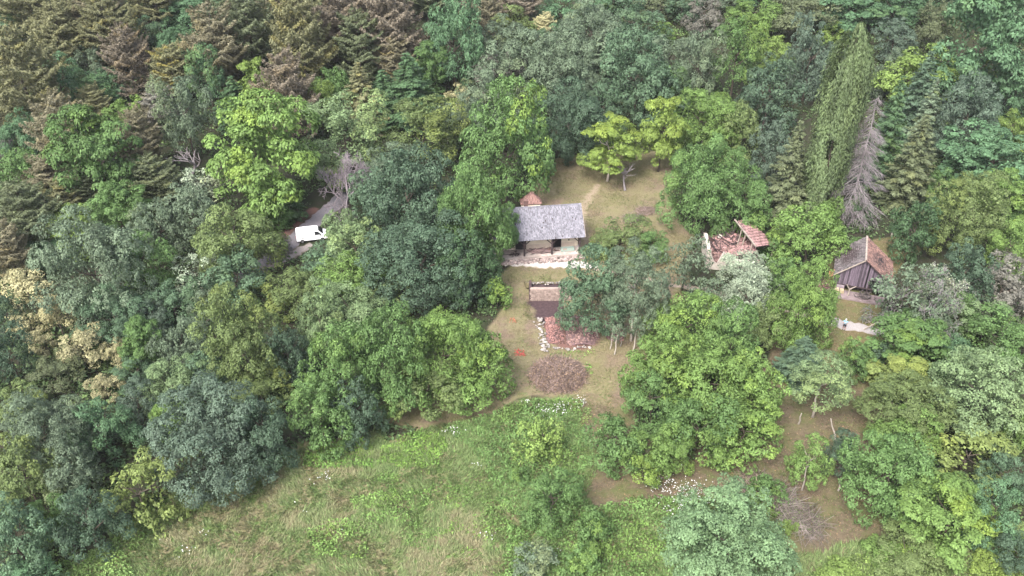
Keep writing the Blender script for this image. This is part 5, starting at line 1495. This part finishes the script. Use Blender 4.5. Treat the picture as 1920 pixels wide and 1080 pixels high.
# ---------------------------------------------------------------- person on the gravel path
pp = G(1582, 618); pp.z = gz(pp.x, pp.y) + .03
def skin_mesh(name, verts, edges, rad, mat, parent, root=0, sub=2):
    me = bpy.data.meshes.new(name); me.from_pydata(verts, edges, []); me.update()
    o = bpy.data.objects.new(name, me); COL.objects.link(o)
    sk = o.modifiers.new('skin', 'SKIN'); sk.use_smooth_shade = True
    for v, r in zip(me.skin_vertices[0].data, rad): v.radius = r if isinstance(r, tuple) else (r, r)
    me.skin_vertices[0].data[root].use_root = True
    ss = o.modifiers.new('sub', 'SUBSURF'); ss.levels = sub; ss.render_levels = sub
    dg = bpy.context.evaluated_depsgraph_get()
    m2 = bpy.data.meshes.new_from_object(o.evaluated_get(dg)); m2.materials.clear(); m2.materials.append(mat)
    bpy.data.objects.remove(o, do_unlink=True)
    return link(name, m2, parent)
PER = empty('person', pp, R(-25)); tag(PER, 'person in light blue shirt, dark shorts and white cap holding both hands up', 'person')
M_SKIN = simple_mat('skin', (0.336, 0.202, 0.148), (0.296, 0.175, 0.128), 5, .55)
M_SHIRT = simple_mat('blue_shirt', (0.215, 0.376, 0.484), (0.181, 0.323, 0.437), 8, .9)
M_SHORTS = simple_mat('dark_shorts', (0.024, 0.024, 0.034), (0.017, 0.017, 0.024), 8, .9)
M_CAP = simple_mat('white_cap', (0.525, 0.525, 0.525), (0.471, 0.471, 0.471), 8, .8)
V_ = [(0, 0, .95), (0, .01, 1.15), (0, .01, 1.38), (0, 0, 1.47), (0, -.01, 1.55), (0, -.03, 1.66), (0, -.02, 1.75)]
r_ = [(.155, .11), (.14, .10), (.165, .11), (.07, .065), (.06, .06), (.085, .095), (.06, .07)]
E_ = [(0, 1), (1, 2), (2, 3), (3, 4), (4, 5), (5, 6)]
for s in (-1, 1):
    b0 = len(V_)
    V_ += [(s * .19, 0, 1.40), (s * .36, -.06, 1.20), (s * .20, -.30, 1.30), (s * .13, -.36, 1.36)]; r_ += [.062, .047, .036, .036]
    E_ += [(2, b0), (b0, b0 + 1), (b0 + 1, b0 + 2), (b0 + 2, b0 + 3)]
    b0 = len(V_)
    V_ += [(s * .10, 0, .86), (s * .13, -.01, .48), (s * .15, .02, .09), (s * .16, -.12, .04)]; r_ += [.09, .06, .042, .035]
    E_ += [(0, b0), (b0, b0 + 1), (b0 + 1, b0 + 2), (b0 + 2, b0 + 3)]
bd = skin_mesh('body', V_, E_, r_, M_SKIN, PER)
for s in (-1, 1):
    for k in range(4):
        f0 = Vector((s * (.15 - .022 * k), -.385, 1.375 + .012 * k)); skin_mesh('finger', [tuple(f0 + Vector((s*.01, .02, -.01))), tuple(f0 + Vector((-s * .02, -.035, .02))), tuple(f0 + Vector((-s * .05, -.03, .03)))], [(0, 1), (1, 2)], [.011, .010, .008], M_SKIN, bd, sub=1)
    skin_mesh('thumb', [(s * .12, -.34, 1.385), (s * .085, -.37, 1.42), (s * .06, -.37, 1.43)], [(0, 1), (1, 2)], [.014, .012, .009], M_SKIN, bd, sub=1)
Vs = [(0, 0, .93), (0, .01, 1.16), (0, .01, 1.38), (0, 0, 1.46)]; rs_ = [(.185, .135), (.17, .125), (.19, .13), (.085, .08)]; Es = [(0, 1), (1, 2), (2, 3)]
for s in (-1, 1):
    b0 = len(Vs); Vs += [(s * .20, 0, 1.41), (s * .31, -.035, 1.27)]; rs_ += [.085, .075]; Es += [(2, b0), (b0, b0 + 1)]
skin_mesh('shirt', Vs, Es, rs_, M_SHIRT, PER, 1)
Vs = [(0, 0, .95), (0, 0, .88)]; rs_ = [(.18, .13), (.17, .125)]; Es = [(0, 1)]
for s in (-1, 1):
    b0 = len(Vs); Vs += [(s * .105, 0, .78), (s * .13, -.005, .50)]; rs_ += [.115, .095]; Es += [(1, b0), (b0, b0 + 1)]
skin_mesh('shorts', Vs, Es, rs_, M_SHORTS, PER)
mb = MB(); mb.tube([(0, -.02, 1.68), (0, -.02, 1.75), (0, -.02, 1.80), (0, -.02, 1.815)], [.112, .108, .075, .02], 14); mb.slab([(-.09, -.10, 1.71), (-.07, -.22, 1.695), (.07, -.22, 1.695), (.09, -.10, 1.71)][::-1], (0, 0, .015)); mb.build('cap', M_CAP, PER)
for s in (-1, 1):
    mb = MB(); mb.box((s * .15, -.06, .035), (.10, .27, .07)); mb.build('shoe', M_SHORTS, PER)
    mb = MB(); mb.tube([(s * .033, -.122, 1.672), (s * .033, -.132, 1.672)], .013, 8); mb.build('eye', M_BLACK, bd)
mb = MB(); mb.tube([(0, -.115, 1.68), (0, -.145, 1.645), (0, -.12, 1.635)], [.01, .018, .012], 6); mb.build('nose', M_SKIN, bd)
mb = MB(); mb.box((0, -.12, 1.612), (.045, .012, .01)); mb.build('mouth', simple_mat('lips', (0.235, 0.101, 0.088), (0.202, 0.088, 0.080), 5, .6), bd)
o = empty('remote_control', PER.location + Matrix.Rotation(R(-25), 3, 'Z') @ Vector((0, -.40, 1.40)), R(-25)); tag(o, 'small white remote control held up in the hands of the person', 'remote control')
mb = MB(); mb.box((0, 0, 0), (.19, .05, .11), Matrix.Rotation(.6, 3, 'X')); mb.build('body', M_CAP, o)
for s in (-1, 1):
    mb = MB(); mb.beam((s * .06, -.01, .05), (s * .065, -.05, .17), .015); mb.build('antenna', M_RUBBER, o)

# ---------------------------------------------------------------- piles of cut brush
def twigs(name, label, loc, rx, ry, h, n, mat, seed, Lr=(.6, 2.0), r=.022, rot=0.0, leaf=0, leafmat=None, cat='brush pile'):
    rg = np.random.default_rng(seed)
    o = empty(name, loc, rot); tag(o, label, cat)
    th = rg.uniform(0, 6.28, n); q = np.sqrt(rg.random(n)) 
    x, y = q * np.cos(th) * rx, q * np.sin(th) * ry
    top = h * (1 - q ** 2.4) * (.65 + .6 * fbm(x, y, 1.6, seed))
    z = top * rg.uniform(.35, 1.05, n) + .04
    d = unit(np.stack([rg.normal(size=n), rg.normal(size=n), rg.normal(size=n) * .45], 1)); L = rg.uniform(*Lr, n)
    P0 = np.stack([x, y, z], 1); P1 = P0 + d * L[:, None]; P1[:, 2] = np.maximum(.02, P1[:, 2])
    rr = r * rg.uniform(.5, 1.6, n)
    mid = (P0 + P1) / 2 + rg.normal(size=(n, 3)) * .08; mid[:, 2] = np.maximum(.02, mid[:, 2])
    V, F = tube_np(np.concatenate([P0, mid]), np.concatenate([mid, P1]), np.concatenate([rr, rr * .75]), np.concatenate([rr * .75, rr * .4]), 4)
    t = rg.random(n); tt = np.concatenate([t, t]); 
    me = np_mesh('twigs', V, F, mat, fattr={'tint': np.tile(tt, 4)})
    link('twigs', me, o, kind='stuff')
    if leaf:
        k = rg.integers(0, n, leaf); P = P0[k] + (P1[k] - P0[k]) * rg.random((leaf, 1)) + rg.normal(size=(leaf, 3)) * .05
        Ls = .2 * rg.uniform(.6, 1.5, leaf); V, F = cards(rg, P, rg.normal(size=(leaf, 3)) + [0, 0, .6], Ls, Ls * .55)
        link('dry_leaves', np_mesh('dry_leaves', V, F, leafmat, fattr={'tint': rg.random(leaf), 'alt': rg.random(leaf)}), o, kind='stuff')
    return o
M_TWIG = simple_mat('brown_twig', (.235, .175, .155), (.125, .09, .078), .9, .9, tint=.6)
M_DRYLEAF = foliage_mat('dry_leaf', (.19, .135, .095), trans=.15, amp=.6)
M_GREYTWIG = simple_mat('grey_twig', (0.181, 0.155, 0.141), (0.101, 0.080, 0.067), .7, .9, tint=.5)
twigs('brush_pile', 'big round pile of brown brushwood on the worn yard', G(1047, 705), 3.4, 3.15, 1.75, 7000, M_TWIG, 51, (.4, 1.25), .02, leaf=9000, leafmat=M_DRYLEAF)
twigs('brush_pile', 'long pile of cut grey branches at the orchard edge by the big ash', G(1478, 955), 1.7, 4.6, .7, 900, M_GREYTWIG, 52, (.8, 2.6), .03, R(30), 1800, foliage_mat('wilted_leaf', (.10, .12, .06), trans=.2))
twigs('brush_pile', 'brownish cut branch pile left of the green orchard bush', G(1418, 918), 1.9, 2.2, .8, 700, M_TWIG, 53, (.6, 2.0), .025, 0, 2600, foliage_mat('wilted_green', (.12, .14, .07), trans=.2))
twigs('brush_pile', 'small dead brush heap in the grass behind the house', G(1187, 412), 1.5, 1.0, .7, 330, M_GREYTWIG, 54, (.5, 1.6), .022)
twigs('brush_pile', 'faint dry twig patch in the grass right of the clearing brush heap', G(1213, 396), 1.9, 1.5, .35, 420, M_TWIG, 55, (.4, 1.2), .016)
# fallen pale tree by the gravel path
fp = G(1650, 617); mb = MB()
for pts, r in (([(-2.4, -.3, .1), (-1.2, .1, .6), (0, .4, 1.2), (1.3, .5, 1.7), (2.6, .6, 1.9)], .07), ([(.3, .45, 1.3), (.4, -.1, .5), (.2, -.6, .05)], .05), ([(1.3, .5, 1.7), (1.45, .1, .9), (1.4, -.3, .05)], .05), ([(1.6, .5, 1.75), (2.0, .8, 2.3), (2.6, .9, 2.5)], .04), ([(-1.2, .1, .6), (-1.5, .6, .9), (-1.9, 1.0, 1.0)], .03)):
    mb.tube(pts, [r * (1 - .6 * i / (len(pts) - 1)) for i in range(len(pts))], 6)
o = mb.build('fallen_branch', M_PALEWOOD, None, fp); tag(o, 'pale fallen tree limb propped on its branches beside the gravel path', 'fallen branch')
for (px, py, lab, L) in ((1462, 992, 'long pale cut branch at the foot of the branch pile', 2.4), (1005, 372, 'bare dark stump behind the red shed peak', .8)):
    mb = MB(); mb.tube([(-L/2, -.2, .08), (0, .1, .25), (L/2, .3, .5)], [.06, .05, .03], 6); mb.tube([(0, .1, .25), (.4, .5, .6)], [.04, .02], 5)
    o = mb.build('fallen_branch', M_PALEWOOD if L > 1 else M_DARKWOOD, None, G(px, py)); tag(o, lab, 'fallen branch')
# loose white stones and flowering plants are below

# ---------------------------------------------------------------- grass, weeds, flowers, undergrowth: stuff
def scatter(poly, dens, seed, jag=1.0, hole=None):
    rg = np.random.default_rng(seed); P = np.array(poly)
    lo, hi = P.min(0), P.max(0); lo = np.maximum(lo, [-75, 44]); hi = np.minimum(hi, [80, 175])
    n = int((hi - lo).prod() * dens)
    x = rg.uniform(lo[0], hi[0], n); y = rg.uniform(lo[1], hi[1], n)
    jx = x + (fbm(x, y, 3, seed) - .5) * 3 * jag; jy = y + (fbm(x, y, 3, seed + 1) - .5) * 3 * jag
    k = pip(poly, jx, jy)
    if hole: 
        for h in hole: k &= ~pip(h, jx, jy)
    return x[k], y[k], rg
def grass_mat(name, green, straw, trans=.3):
    m, nt, b, out = new_mat(name)
    dr = N(nt, 'ShaderNodeAttribute', attribute_name='dry').outputs['Fac']; ti = N(nt, 'ShaderNodeAttribute', attribute_name='tint').outputs['Fac']
    c = mixc(nt, dr, green, straw)
    k = mth(nt, 'MULTIPLY_ADD', ti, .8, .6); cb = nt.nodes.new('ShaderNodeCombineColor')
    for i in range(3): nt.links.new(k, cb.inputs[i])
    c = mixc(nt, 1.0, c, cb.outputs[0], 'MULTIPLY')
    nt.links.new(c, b.inputs['Base Color']); b.inputs['Roughness'].default_value = .7; b.inputs['Specular IOR Level'].default_value = .15
    tr = nt.nodes.new('ShaderNodeBsdfTranslucent'); nt.links.new(c, tr.inputs['Color'])
    mx = nt.nodes.new('ShaderNodeMixShader'); mx.inputs[0].default_value = trans
    nt.links.new(b.outputs[0], mx.inputs[1]); nt.links.new(tr.outputs[0], mx.inputs[2]); nt.links.new(mx.outputs[0], out.inputs['Surface'])
    return m
def blades(name, x, y, rg, h, w, mat, dry, per=4, lean=.6, label=None, flow=None):
    n = len(x) * per; k = np.repeat(np.arange(len(x)), per)
    z = terrain(x, y)
    P = np.stack([x, y, z - .03], 1)[k] + rg.normal(size=(n, 3)) * [.07, .07, 0]
    hh = (np.broadcast_to(h, x.shape)[k]) * rg.uniform(.5, 1.3, n)
    ld = rg.normal(size=(n, 2)) * lean
    if flow is not None: ld = ld * .5 + flow[k]
    tip = P + np.stack([ld[:, 0] * hh, ld[:, 1] * hh, hh], 1)
    a = rg.uniform(0, 6.28, n); s = np.stack([np.cos(a), np.sin(a), np.zeros(n)], 1) * (w * rg.uniform(.6, 1.4, n))[:, None]
    V = np.stack([P - s, P + s, tip], 1).reshape(-1, 3); F = np.arange(n * 3).reshape(n, 3)
    me = np_mesh(name, V, F, mat, fattr={'dry': np.clip(dry[k] + rg.normal(size=n) * .15, 0, 1), 'tint': rg.random(n)})
    return tag(link(name, me, kind='stuff'), label)
M_GRASS = grass_mat('meadow_grass', (.16, .225, .088), (.25, .232, .138))
P_GAP = [P_ORCH]
x, y, rg = scatter(P_MEADOW, 30, 71)
d1 = fbm(x, y, 9, 5); d2 = fbm(x, y, 2.2, 6)
# hand-placed dry patches of the meadow
dp = np.zeros(len(x))
for (px, py, rx, ry) in ((470, 960, 9, 5), (590, 885, 6, 3), (650, 950, 4, 4), (760, 1050, 8, 4), (480, 1050, 10, 4), (860, 1000, 4, 4), (640, 835, 5, 2.5), (350, 1000, 5, 3), (890, 1040, 4, 3), (600, 985, 6, 3), (830, 840, 3, 1.5), (1250, 1010, 3, 3)):
    p = G(px, py); dp = np.maximum(dp, np.exp(-((x - p.x) / rx) ** 2 - ((y - p.y) / ry) ** 2))
d3 = vnoise(x, y, .9, 21)
dry = sstep(.48, .84, .22 * dp + .34 * d1 + .34 * d2 + .24 * d3)
fl = np.stack([np.cos(fbm(x, y, 5, 8) * 12), np.sin(fbm(x, y, 5, 8) * 12)], 1) * .5
blades('meadow_grass', x, y, rg, .22 + .25 * d2 + .15 * (1 - dry), .045, M_GRASS, dry, 4, .7, 'rough green and straw meadow grass', fl)
M_SHORT = grass_mat('short_grass', (.125, .132, .06), (.215, .178, .112))
x, y, rg = scatter(P_YARD, 30, 72, hole=[P_PIT, P_RUB]); x2, y2, _ = scatter(P_BACK, 30, 73); x3, y3, _ = scatter(P_BARN, 18, 74)
x, y = np.concatenate([x, x2, x3]), np.concatenate([y, y2, y3])
pm = [G(*q) for q in ((860, 486), (930, 490), (1000, 493), (1075, 496), (1160, 512), (1250, 533), (1330, 545), (1430, 572), (1520, 596), (1570, 606), (1650, 623))]
def offpath(x, y, w=1.5):
    k = np.ones(len(x), bool)
    for a, b in zip(pm[:-1], pm[1:]):
        dx, dy = b.x - a.x, b.y - a.y; t = np.clip(((x - a.x) * dx + (y - a.y) * dy) / (dx * dx + dy * dy), 0, 1)
        k &= np.hypot(x - a.x - t * dx, y - a.y - t * dy) > w
    # nothing grows through the house, barn, ruin or van
    for (cx, cy, a, b_, rz_) in ((hp.x, hp.y, (-13.6, .5), (-1.6, 8.4), R(7)), (A_.x, A_.y, (-4, 4.4), (-1, LB + .4), -az), (rc.x, rc.y, (-4, 4), (-5, 4), 0), (c0.x, c0.y, (-.3, 6.2), (.0, 2.4), 0)):
        u = (x - cx) * math.cos(rz_) + (y - cy) * math.sin(rz_); v = -(x - cx) * math.sin(rz_) + (y - cy) * math.cos(rz_)
        k &= ~((u > a[0]) & (u < a[1]) & (v > b_[0]) & (v < b_[1]))
    return k
k = offpath(x, y); x, y = x[k], y[k]
bare_ = fbm(x, y, 4, 15); k = rg.random(len(x)) < sstep(.3, .6, bare_) * .9 + .15; x, y = x[k], y[k]
blades('short_grass', x, y, rg, .08 + .10 * fbm(x, y, 3, 17), .035, M_SHORT, sstep(.3, .65, fbm(x, y, 4.5, 16)), 4, .8, 'short dry grass of the yard and clearing')
x, y, rg = scatter(P_ORCH, 22, 75); k = rg.random(len(x)) < sstep(.38, .62, fbm(x, y, 4, 19)) + .18
x, y = x[k], y[k]; blades('short_grass', x, y, rg, .12, .035, grass_mat('orchard_grass', (.10, .115, .045), (.16, .12, .078)), sstep(.35, .65, fbm(x, y, 3, 20)), 4, .9, 'thin grass and litter on the orchard floor')

x, y, rg = scatter(P_ORCH, 7, 78); x2, y2, _ = scatter(P_YARD, 2.5, 79, hole=[P_PIT]); x, y = np.concatenate([x, x2]), np.concatenate([y, y2]); k = offpath(x, y, 1.0); x, y = x[k], y[k]
Ls = .13 * rg.uniform(.5, 1.5, len(x)); V, F = cards(rg, np.column_stack([x, y, terrain(x, y) + .03]), rg.normal(size=(len(x), 3)) * .35 + [0, 0, 1], Ls, Ls * .6)
tag(link('fallen_leaves', np_mesh('fallen_leaves', V, F, foliage_mat('fallen_leaf', (.17, .115, .075), trans=.1, amp=.7), fattr={'tint': rg.random(len(x)), 'alt': rg.random(len(x))}), kind='stuff'), 'dry fallen leaves scattered on the bare soil')
def weeds(name, pix, dens, hgt, col, seed, label, leaf=.26, lump=1.3, patchy=.0, jag=1.0):
    poly = wpoly(pix); x, y, rg = scatter(poly, dens, seed, jag)
    k = offpath(x, y, 1.2); x, y = x[k], y[k]
    if patchy: k = fbm(x, y, 3.5, seed + 5) > patchy + rg.normal(size=len(x)) * .04; x, y = x[k], y[k]
    n = len(x); m = vnoise(x, y, lump, seed) * .6 + vnoise(x, y, lump * .45, seed + 1) * .4
    z = terrain(x, y) + hgt * (.15 + m) * rg.uniform(.55, 1.05, n)
    e = .12
    gx_ = (vnoise(x + e, y, lump, seed) - vnoise(x - e, y, lump, seed)) / (2 * e) * hgt; gy_ = (vnoise(x, y + e, lump, seed) - vnoise(x, y - e, lump, seed)) / (2 * e) * hgt
    Nn = np.stack([-gx_, -gy_, np.full(n, .8)], 1) + rg.normal(size=(n, 3)) * .42
    Ls = leaf * rg.uniform(.6, 1.4, n); V, F = cards(rg, np.stack([x, y, z], 1), Nn, Ls, Ls * .5)
    return tag(link(name, np_mesh(name, V, F, foliage_mat(name + '_leaf', col, trans=.3), fattr={'tint': .5 * vnoise(x, y, .8, seed + 2) + .5 * rg.random(n), 'alt': vnoise(x, y, 3.0, seed + 3)}), kind='stuff'), label)
weeds('weeds', [(744, 828), (795, 808), (840, 830), (830, 880), (700, 880), (712, 852)], 46, .7, (.135, .235, .06), 97, 'bright green weeds right of the dark soil wedge')
weeds('weeds', [(560, 850), (692, 815), (708, 850), (690, 880), (600, 880)], 46, .75, (0.140, 0.244, 0.061), 81, 'bright green weeds at the meadow edge under the wood')
weeds('weeds', [(830, 800), (1000, 752), (1085, 752), (1100, 820), (1105, 900), (1080, 960), (960, 980), (930, 900), (880, 850)], 46, .85, (0.122, 0.207, 0.067), 82, 'tall green weeds below the brush pile')
weeds('weeds', [(640, 1000), (700, 930), (930, 900), (960, 980), (950, 1090), (700, 1010)], 30, .5, (0.140, 0.232, 0.067), 83, 'green weedy patch in the middle of the meadow', patchy=.47)
weeds('weeds', [(580, 990), (670, 975), (700, 1010), (690, 1050), (600, 1040)], 44, .6, (.165, .265, .075), 84, 'lime green weed patch in the meadow', patchy=.44)
weeds('weeds', [(660, 930), (715, 925), (725, 955), (670, 960)], 44, .6, (.165, .265, .075), 94, 'small lime weed patch higher up in the meadow')
weeds('weeds', [(80, 1110), (110, 1060), (220, 1015), (250, 1040), (250, 1110)], 46, .8, (.15, .235, .075), 85, 'bright weeds at the lower left wood edge')
weeds('weeds', [(200, 1010), (330, 915), (500, 862), (560, 848), (600, 870), (420, 925), (330, 985), (250, 1040)], 24, .5, (0.140, 0.232, 0.067), 86, 'green fringe of weeds along the wood edge', patchy=.40)
weeds('weeds', [(960, 990), (1080, 950), (1190, 935), (1330, 935), (1310, 1000), (1280, 1100), (940, 1110)], 44, .85, (0.128, 0.220, 0.067), 87, 'dense green weeds at the bottom below the orchard soil')
weeds('weeds', [(1490, 1082), (1640, 1034), (1780, 1000), (1930, 985), (1940, 1110), (1480, 1110)], 44, 1.0, (.145, .215, .072), 88, 'lime weeds and brambles in the lower right corner')
weeds('weeds', [(760, 850), (880, 850), (930, 910), (760, 930), (700, 900)], 26, .45, (0.140, 0.238, 0.067), 89, 'soft green weeds in the upper meadow', patchy=.46)
weeds('weeds', [(930, 560), (990, 500), (1060, 505), (990, 560), (1000, 690), (1180, 690), (1170, 750), (1000, 740), (880, 780), (900, 720)], 9, .16, (.11, .15, .055), 101, 'low weeds dotted over the worn yard', leaf=.2, patchy=.53)
weeds('weeds', [(1000, 350), (1040, 305), (1250, 300), (1250, 420), (1180, 440), (1110, 400)], 8, .16, (.10, .13, .05), 102, 'low weeds dotted over the back clearing', leaf=.2, patchy=.52)
weeds('weeds', [(1110, 900), (1300, 870), (1460, 840), (1600, 760), (1640, 900), (1560, 1020), (1480, 1000), (1330, 930)], 8, .2, (.09, .12, .045), 103, 'low weeds dotted over the orchard floor', leaf=.2, patchy=.5)
weeds('weeds', [(1095, 680), (1118, 680), (1122, 702), (1100, 702)], 30, .25, (0.159, 0.281, 0.067), 90, 'small green weed patch right of the brush pile')
weeds('weeds', [(1030, 664), (1110, 655), (1120, 668), (1040, 682)], 16, .22, (0.159, 0.232, 0.073), 91, 'low weeds in front of the white stone footing')
weeds('weeds', [(1060, 640), (1075, 605), (1090, 596), (1085, 640)], 18, .3, (0.122, 0.146, 0.073), 92, 'sparse weeds on the purple brick earth')
weeds('weeds', [(1060, 487), (1108, 480), (1100, 492), (1070, 494)], 26, .35, (0.146, 0.195, 0.073), 93, 'low plants by the right porch post')
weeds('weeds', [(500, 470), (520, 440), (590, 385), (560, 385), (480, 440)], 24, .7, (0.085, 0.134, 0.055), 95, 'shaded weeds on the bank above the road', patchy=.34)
weeds('weeds', [(1075, 760), (1110, 770), (1120, 880), (1100, 900)], 30, .5, (0.134, 0.195, 0.067), 96, 'weeds at the edge of the orchard soil')
M_PETAL = simple_mat('white_petal', (0.484, 0.484, 0.471), (0.403, 0.403, 0.383), 6, .8)
def flowers(pix_centres, n, seed, label, h=.8, spread=1.0):
    rg = np.random.default_rng(seed); P = []
    for (px, py, r) in pix_centres:
        c = G(px, py); m = int(n * r * r); q = rg.normal(size=(m, 2)) * r * spread * [1.3, .9]
        P.append(np.stack([c.x + q[:, 0], c.y + q[:, 1]], 1))
    P = np.concatenate(P); z = terrain(P[:, 0], P[:, 1]) + h * rg.uniform(.6, 1.15, len(P))
    V, F = cards(rg, np.column_stack([P, z]), rg.normal(size=(len(P), 3)) * .4 + [0, -.3, 1], .13 * rg.uniform(.6, 1.5, len(P)), .12)
    tag(link('white_flowers', np_mesh('white_flowers', V, F, M_PETAL), kind='stuff'), label)
flowers([(1230, 915, .9), (1262, 916, 1.0), (1300, 925, .9), (1285, 945, .9), (1320, 940, .6), (1275, 965, .5)], 75, 61, 'white flowering plants at the orchard edge', .8)
flowers([(1035, 775, .8), (1050, 770, .5), (1088, 755, .4), (1090, 765, .3), (985, 760, .3), (850, 815, .5)], 90, 62, 'pale flower heads in the weeds below the brush pile', .8)
flowers([(600, 903, .5), (386, 1001, .3), (892, 877, .35), (640, 860, .2), (345, 1040, .3), (330, 1050, .25), (560, 945, .2), (915, 1010, .4), (1030, 1040, .4), (1022, 1055, .3), (360, 1035, .25), (575, 965, .2), (310, 1020, .15), (640, 1000, .15)], 60, 63, 'small white flower clumps dotted over the meadow', .6)
# leafy undergrowth around the feet of the forest trees
rg = np.random.default_rng(77); PX, PY, PH = [], [], []
for (tx, ty, ta, cl) in ALLTREES:
    if cl >= 1.0 and ty < 118 and tx > -5: continue
    n = int(90 + 70 * ta); q = rg.normal(size=(n, 2)); q = q / np.linalg.norm(q, axis=1, keepdims=True) * (ta * rg.uniform(.55, 1.45, n))[:, None]
    PX.append(tx + q[:, 0]); PY.append(ty + q[:, 1])
PX, PY = np.concatenate(PX), np.concatenate(PY)
k = offpath(PX, PY, 2.0)
for pl in (P_MEADOW, P_YARD, P_BACK, P_ORCH, P_BARN, wpoly([(470, 520), (640, 430), (720, 330), (640, 330), (500, 430)])): k &= ~pip(pl, PX, PY)
PX, PY = PX[k], PY[k]; n = len(PX)
z = terrain(PX, PY) + (1.7 * fbm(PX, PY, 2.4, 3) ** 1.5 * rg.uniform(.3, 1.0, n))
Ls = .5 * rg.uniform(.6, 1.4, n)
V, F = cards(rg, np.column_stack([PX, PY, z]), rg.normal(size=(n, 3)) * .5 + [0, 0, .9], Ls, Ls * .6)
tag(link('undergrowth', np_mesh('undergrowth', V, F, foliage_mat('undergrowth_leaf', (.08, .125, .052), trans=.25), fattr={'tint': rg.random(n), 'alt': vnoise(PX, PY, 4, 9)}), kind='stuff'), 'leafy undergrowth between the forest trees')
# ---------------------------------------------------------------- the wood goes on beyond the frame: one mass of joined crowns
def in_view(x, y, z):
    s_, c_ = math.sin(PITCH), math.cos(PITCH)
    d = y * c_ - (z - CAM_H) * s_; u = y * s_ + (z - CAM_H) * c_
    return 960 + FPX * x / d, 540 - FPX * u / d
def raw(me):
    V = np.empty(len(me.vertices) * 3, np.float32); me.vertices.foreach_get('co', V)
    t = np.empty(len(me.polygons), np.float32); me.attributes['tint'].data.foreach_get('value', t)
    return V.reshape(-1, 4, 3), t
SRC = [raw(m_[0]) + m_[1:] for m_ in PROTO['L'][:3] + PROTO['M'][:2]]
rg = np.random.default_rng(5); WV, WT, WA = [], [], []
for gx0 in np.arange(-190, 200, 8.5):
    for gy0 in np.arange(48, 300, 8.5):
        x0, y0 = gx0 + rg.uniform(-3, 3), gy0 + rg.uniform(-3, 3)
        a_ = rg.uniform(4.2, 6.5); g0 = gz(x0, y0)
        P_ = [in_view(x0 + dx, y0, g0 + dz) for dx in (-a_ - 1, a_ + 1) for dz in (0, 2.4 * a_)]
        if any(-5 < p[0] < 1925 and p[1] > -5 for p in P_): continue
        if abs(x0) > 40 + .62 * y0 + 55 or (y0 < 62 and x0 < -5): continue
        if P_[0][0] < -900 or P_[2][0] > 2820: continue
        Vs, ts, a0, c0_ = SRC[rg.integers(0, len(SRC))]
        k = rg.choice(len(Vs), 380, replace=False)
        ce = Vs[k].mean(1, keepdims=True); th = rg.uniform(0, 6.28); co, si = math.cos(th), math.sin(th)
        q = (ce + (Vs[k] - ce) * 4.3) * [a_ / a0, a_ / a0, a_ * .95 / c0_]
        q = q @ np.array([[co, si, 0], [-si, co, 0], [0, 0, 1]]) + [x0, y0, g0 + a_ * 1.05]
        WV.append(q); WT.append(ts[k]); WA.append(np.full(380, rg.random()))
WV = np.concatenate(WV).reshape(-1, 3)
woods = link('woodland', np_mesh('woodland', WV, np.arange(len(WV)).reshape(-1, 4), foliage_mat('woodland_leaf', (.088, .15, .07)), fattr={'tint': np.concatenate(WT), 'alt': np.concatenate(WA)}), kind='stuff')
tag(woods, 'wood continuing beyond the trees of the clearing')

# ---------------------------------------------------------------- air between the camera and the hillside
HAZE_D = 0.00007
hz = MB(); hz.box((0, 100, 39.2), (7400, 7400, 81.6))
hm = bpy.data.materials.new('air'); hm.use_nodes = True
hn = hm.node_tree.nodes; hn.clear()
ho = hn.new('ShaderNodeOutputMaterial'); hv = hn.new('ShaderNodeVolumePrincipled')
hv.inputs['Density'].default_value = HAZE_D
hv.inputs['Color'].default_value = (.86, .87, .93, 1)
hm.node_tree.links.new(hv.outputs[0], ho.inputs['Volume'])
hz.build('haze', hm, kind='stuff')
SC.cycles.volume_bounces = 1
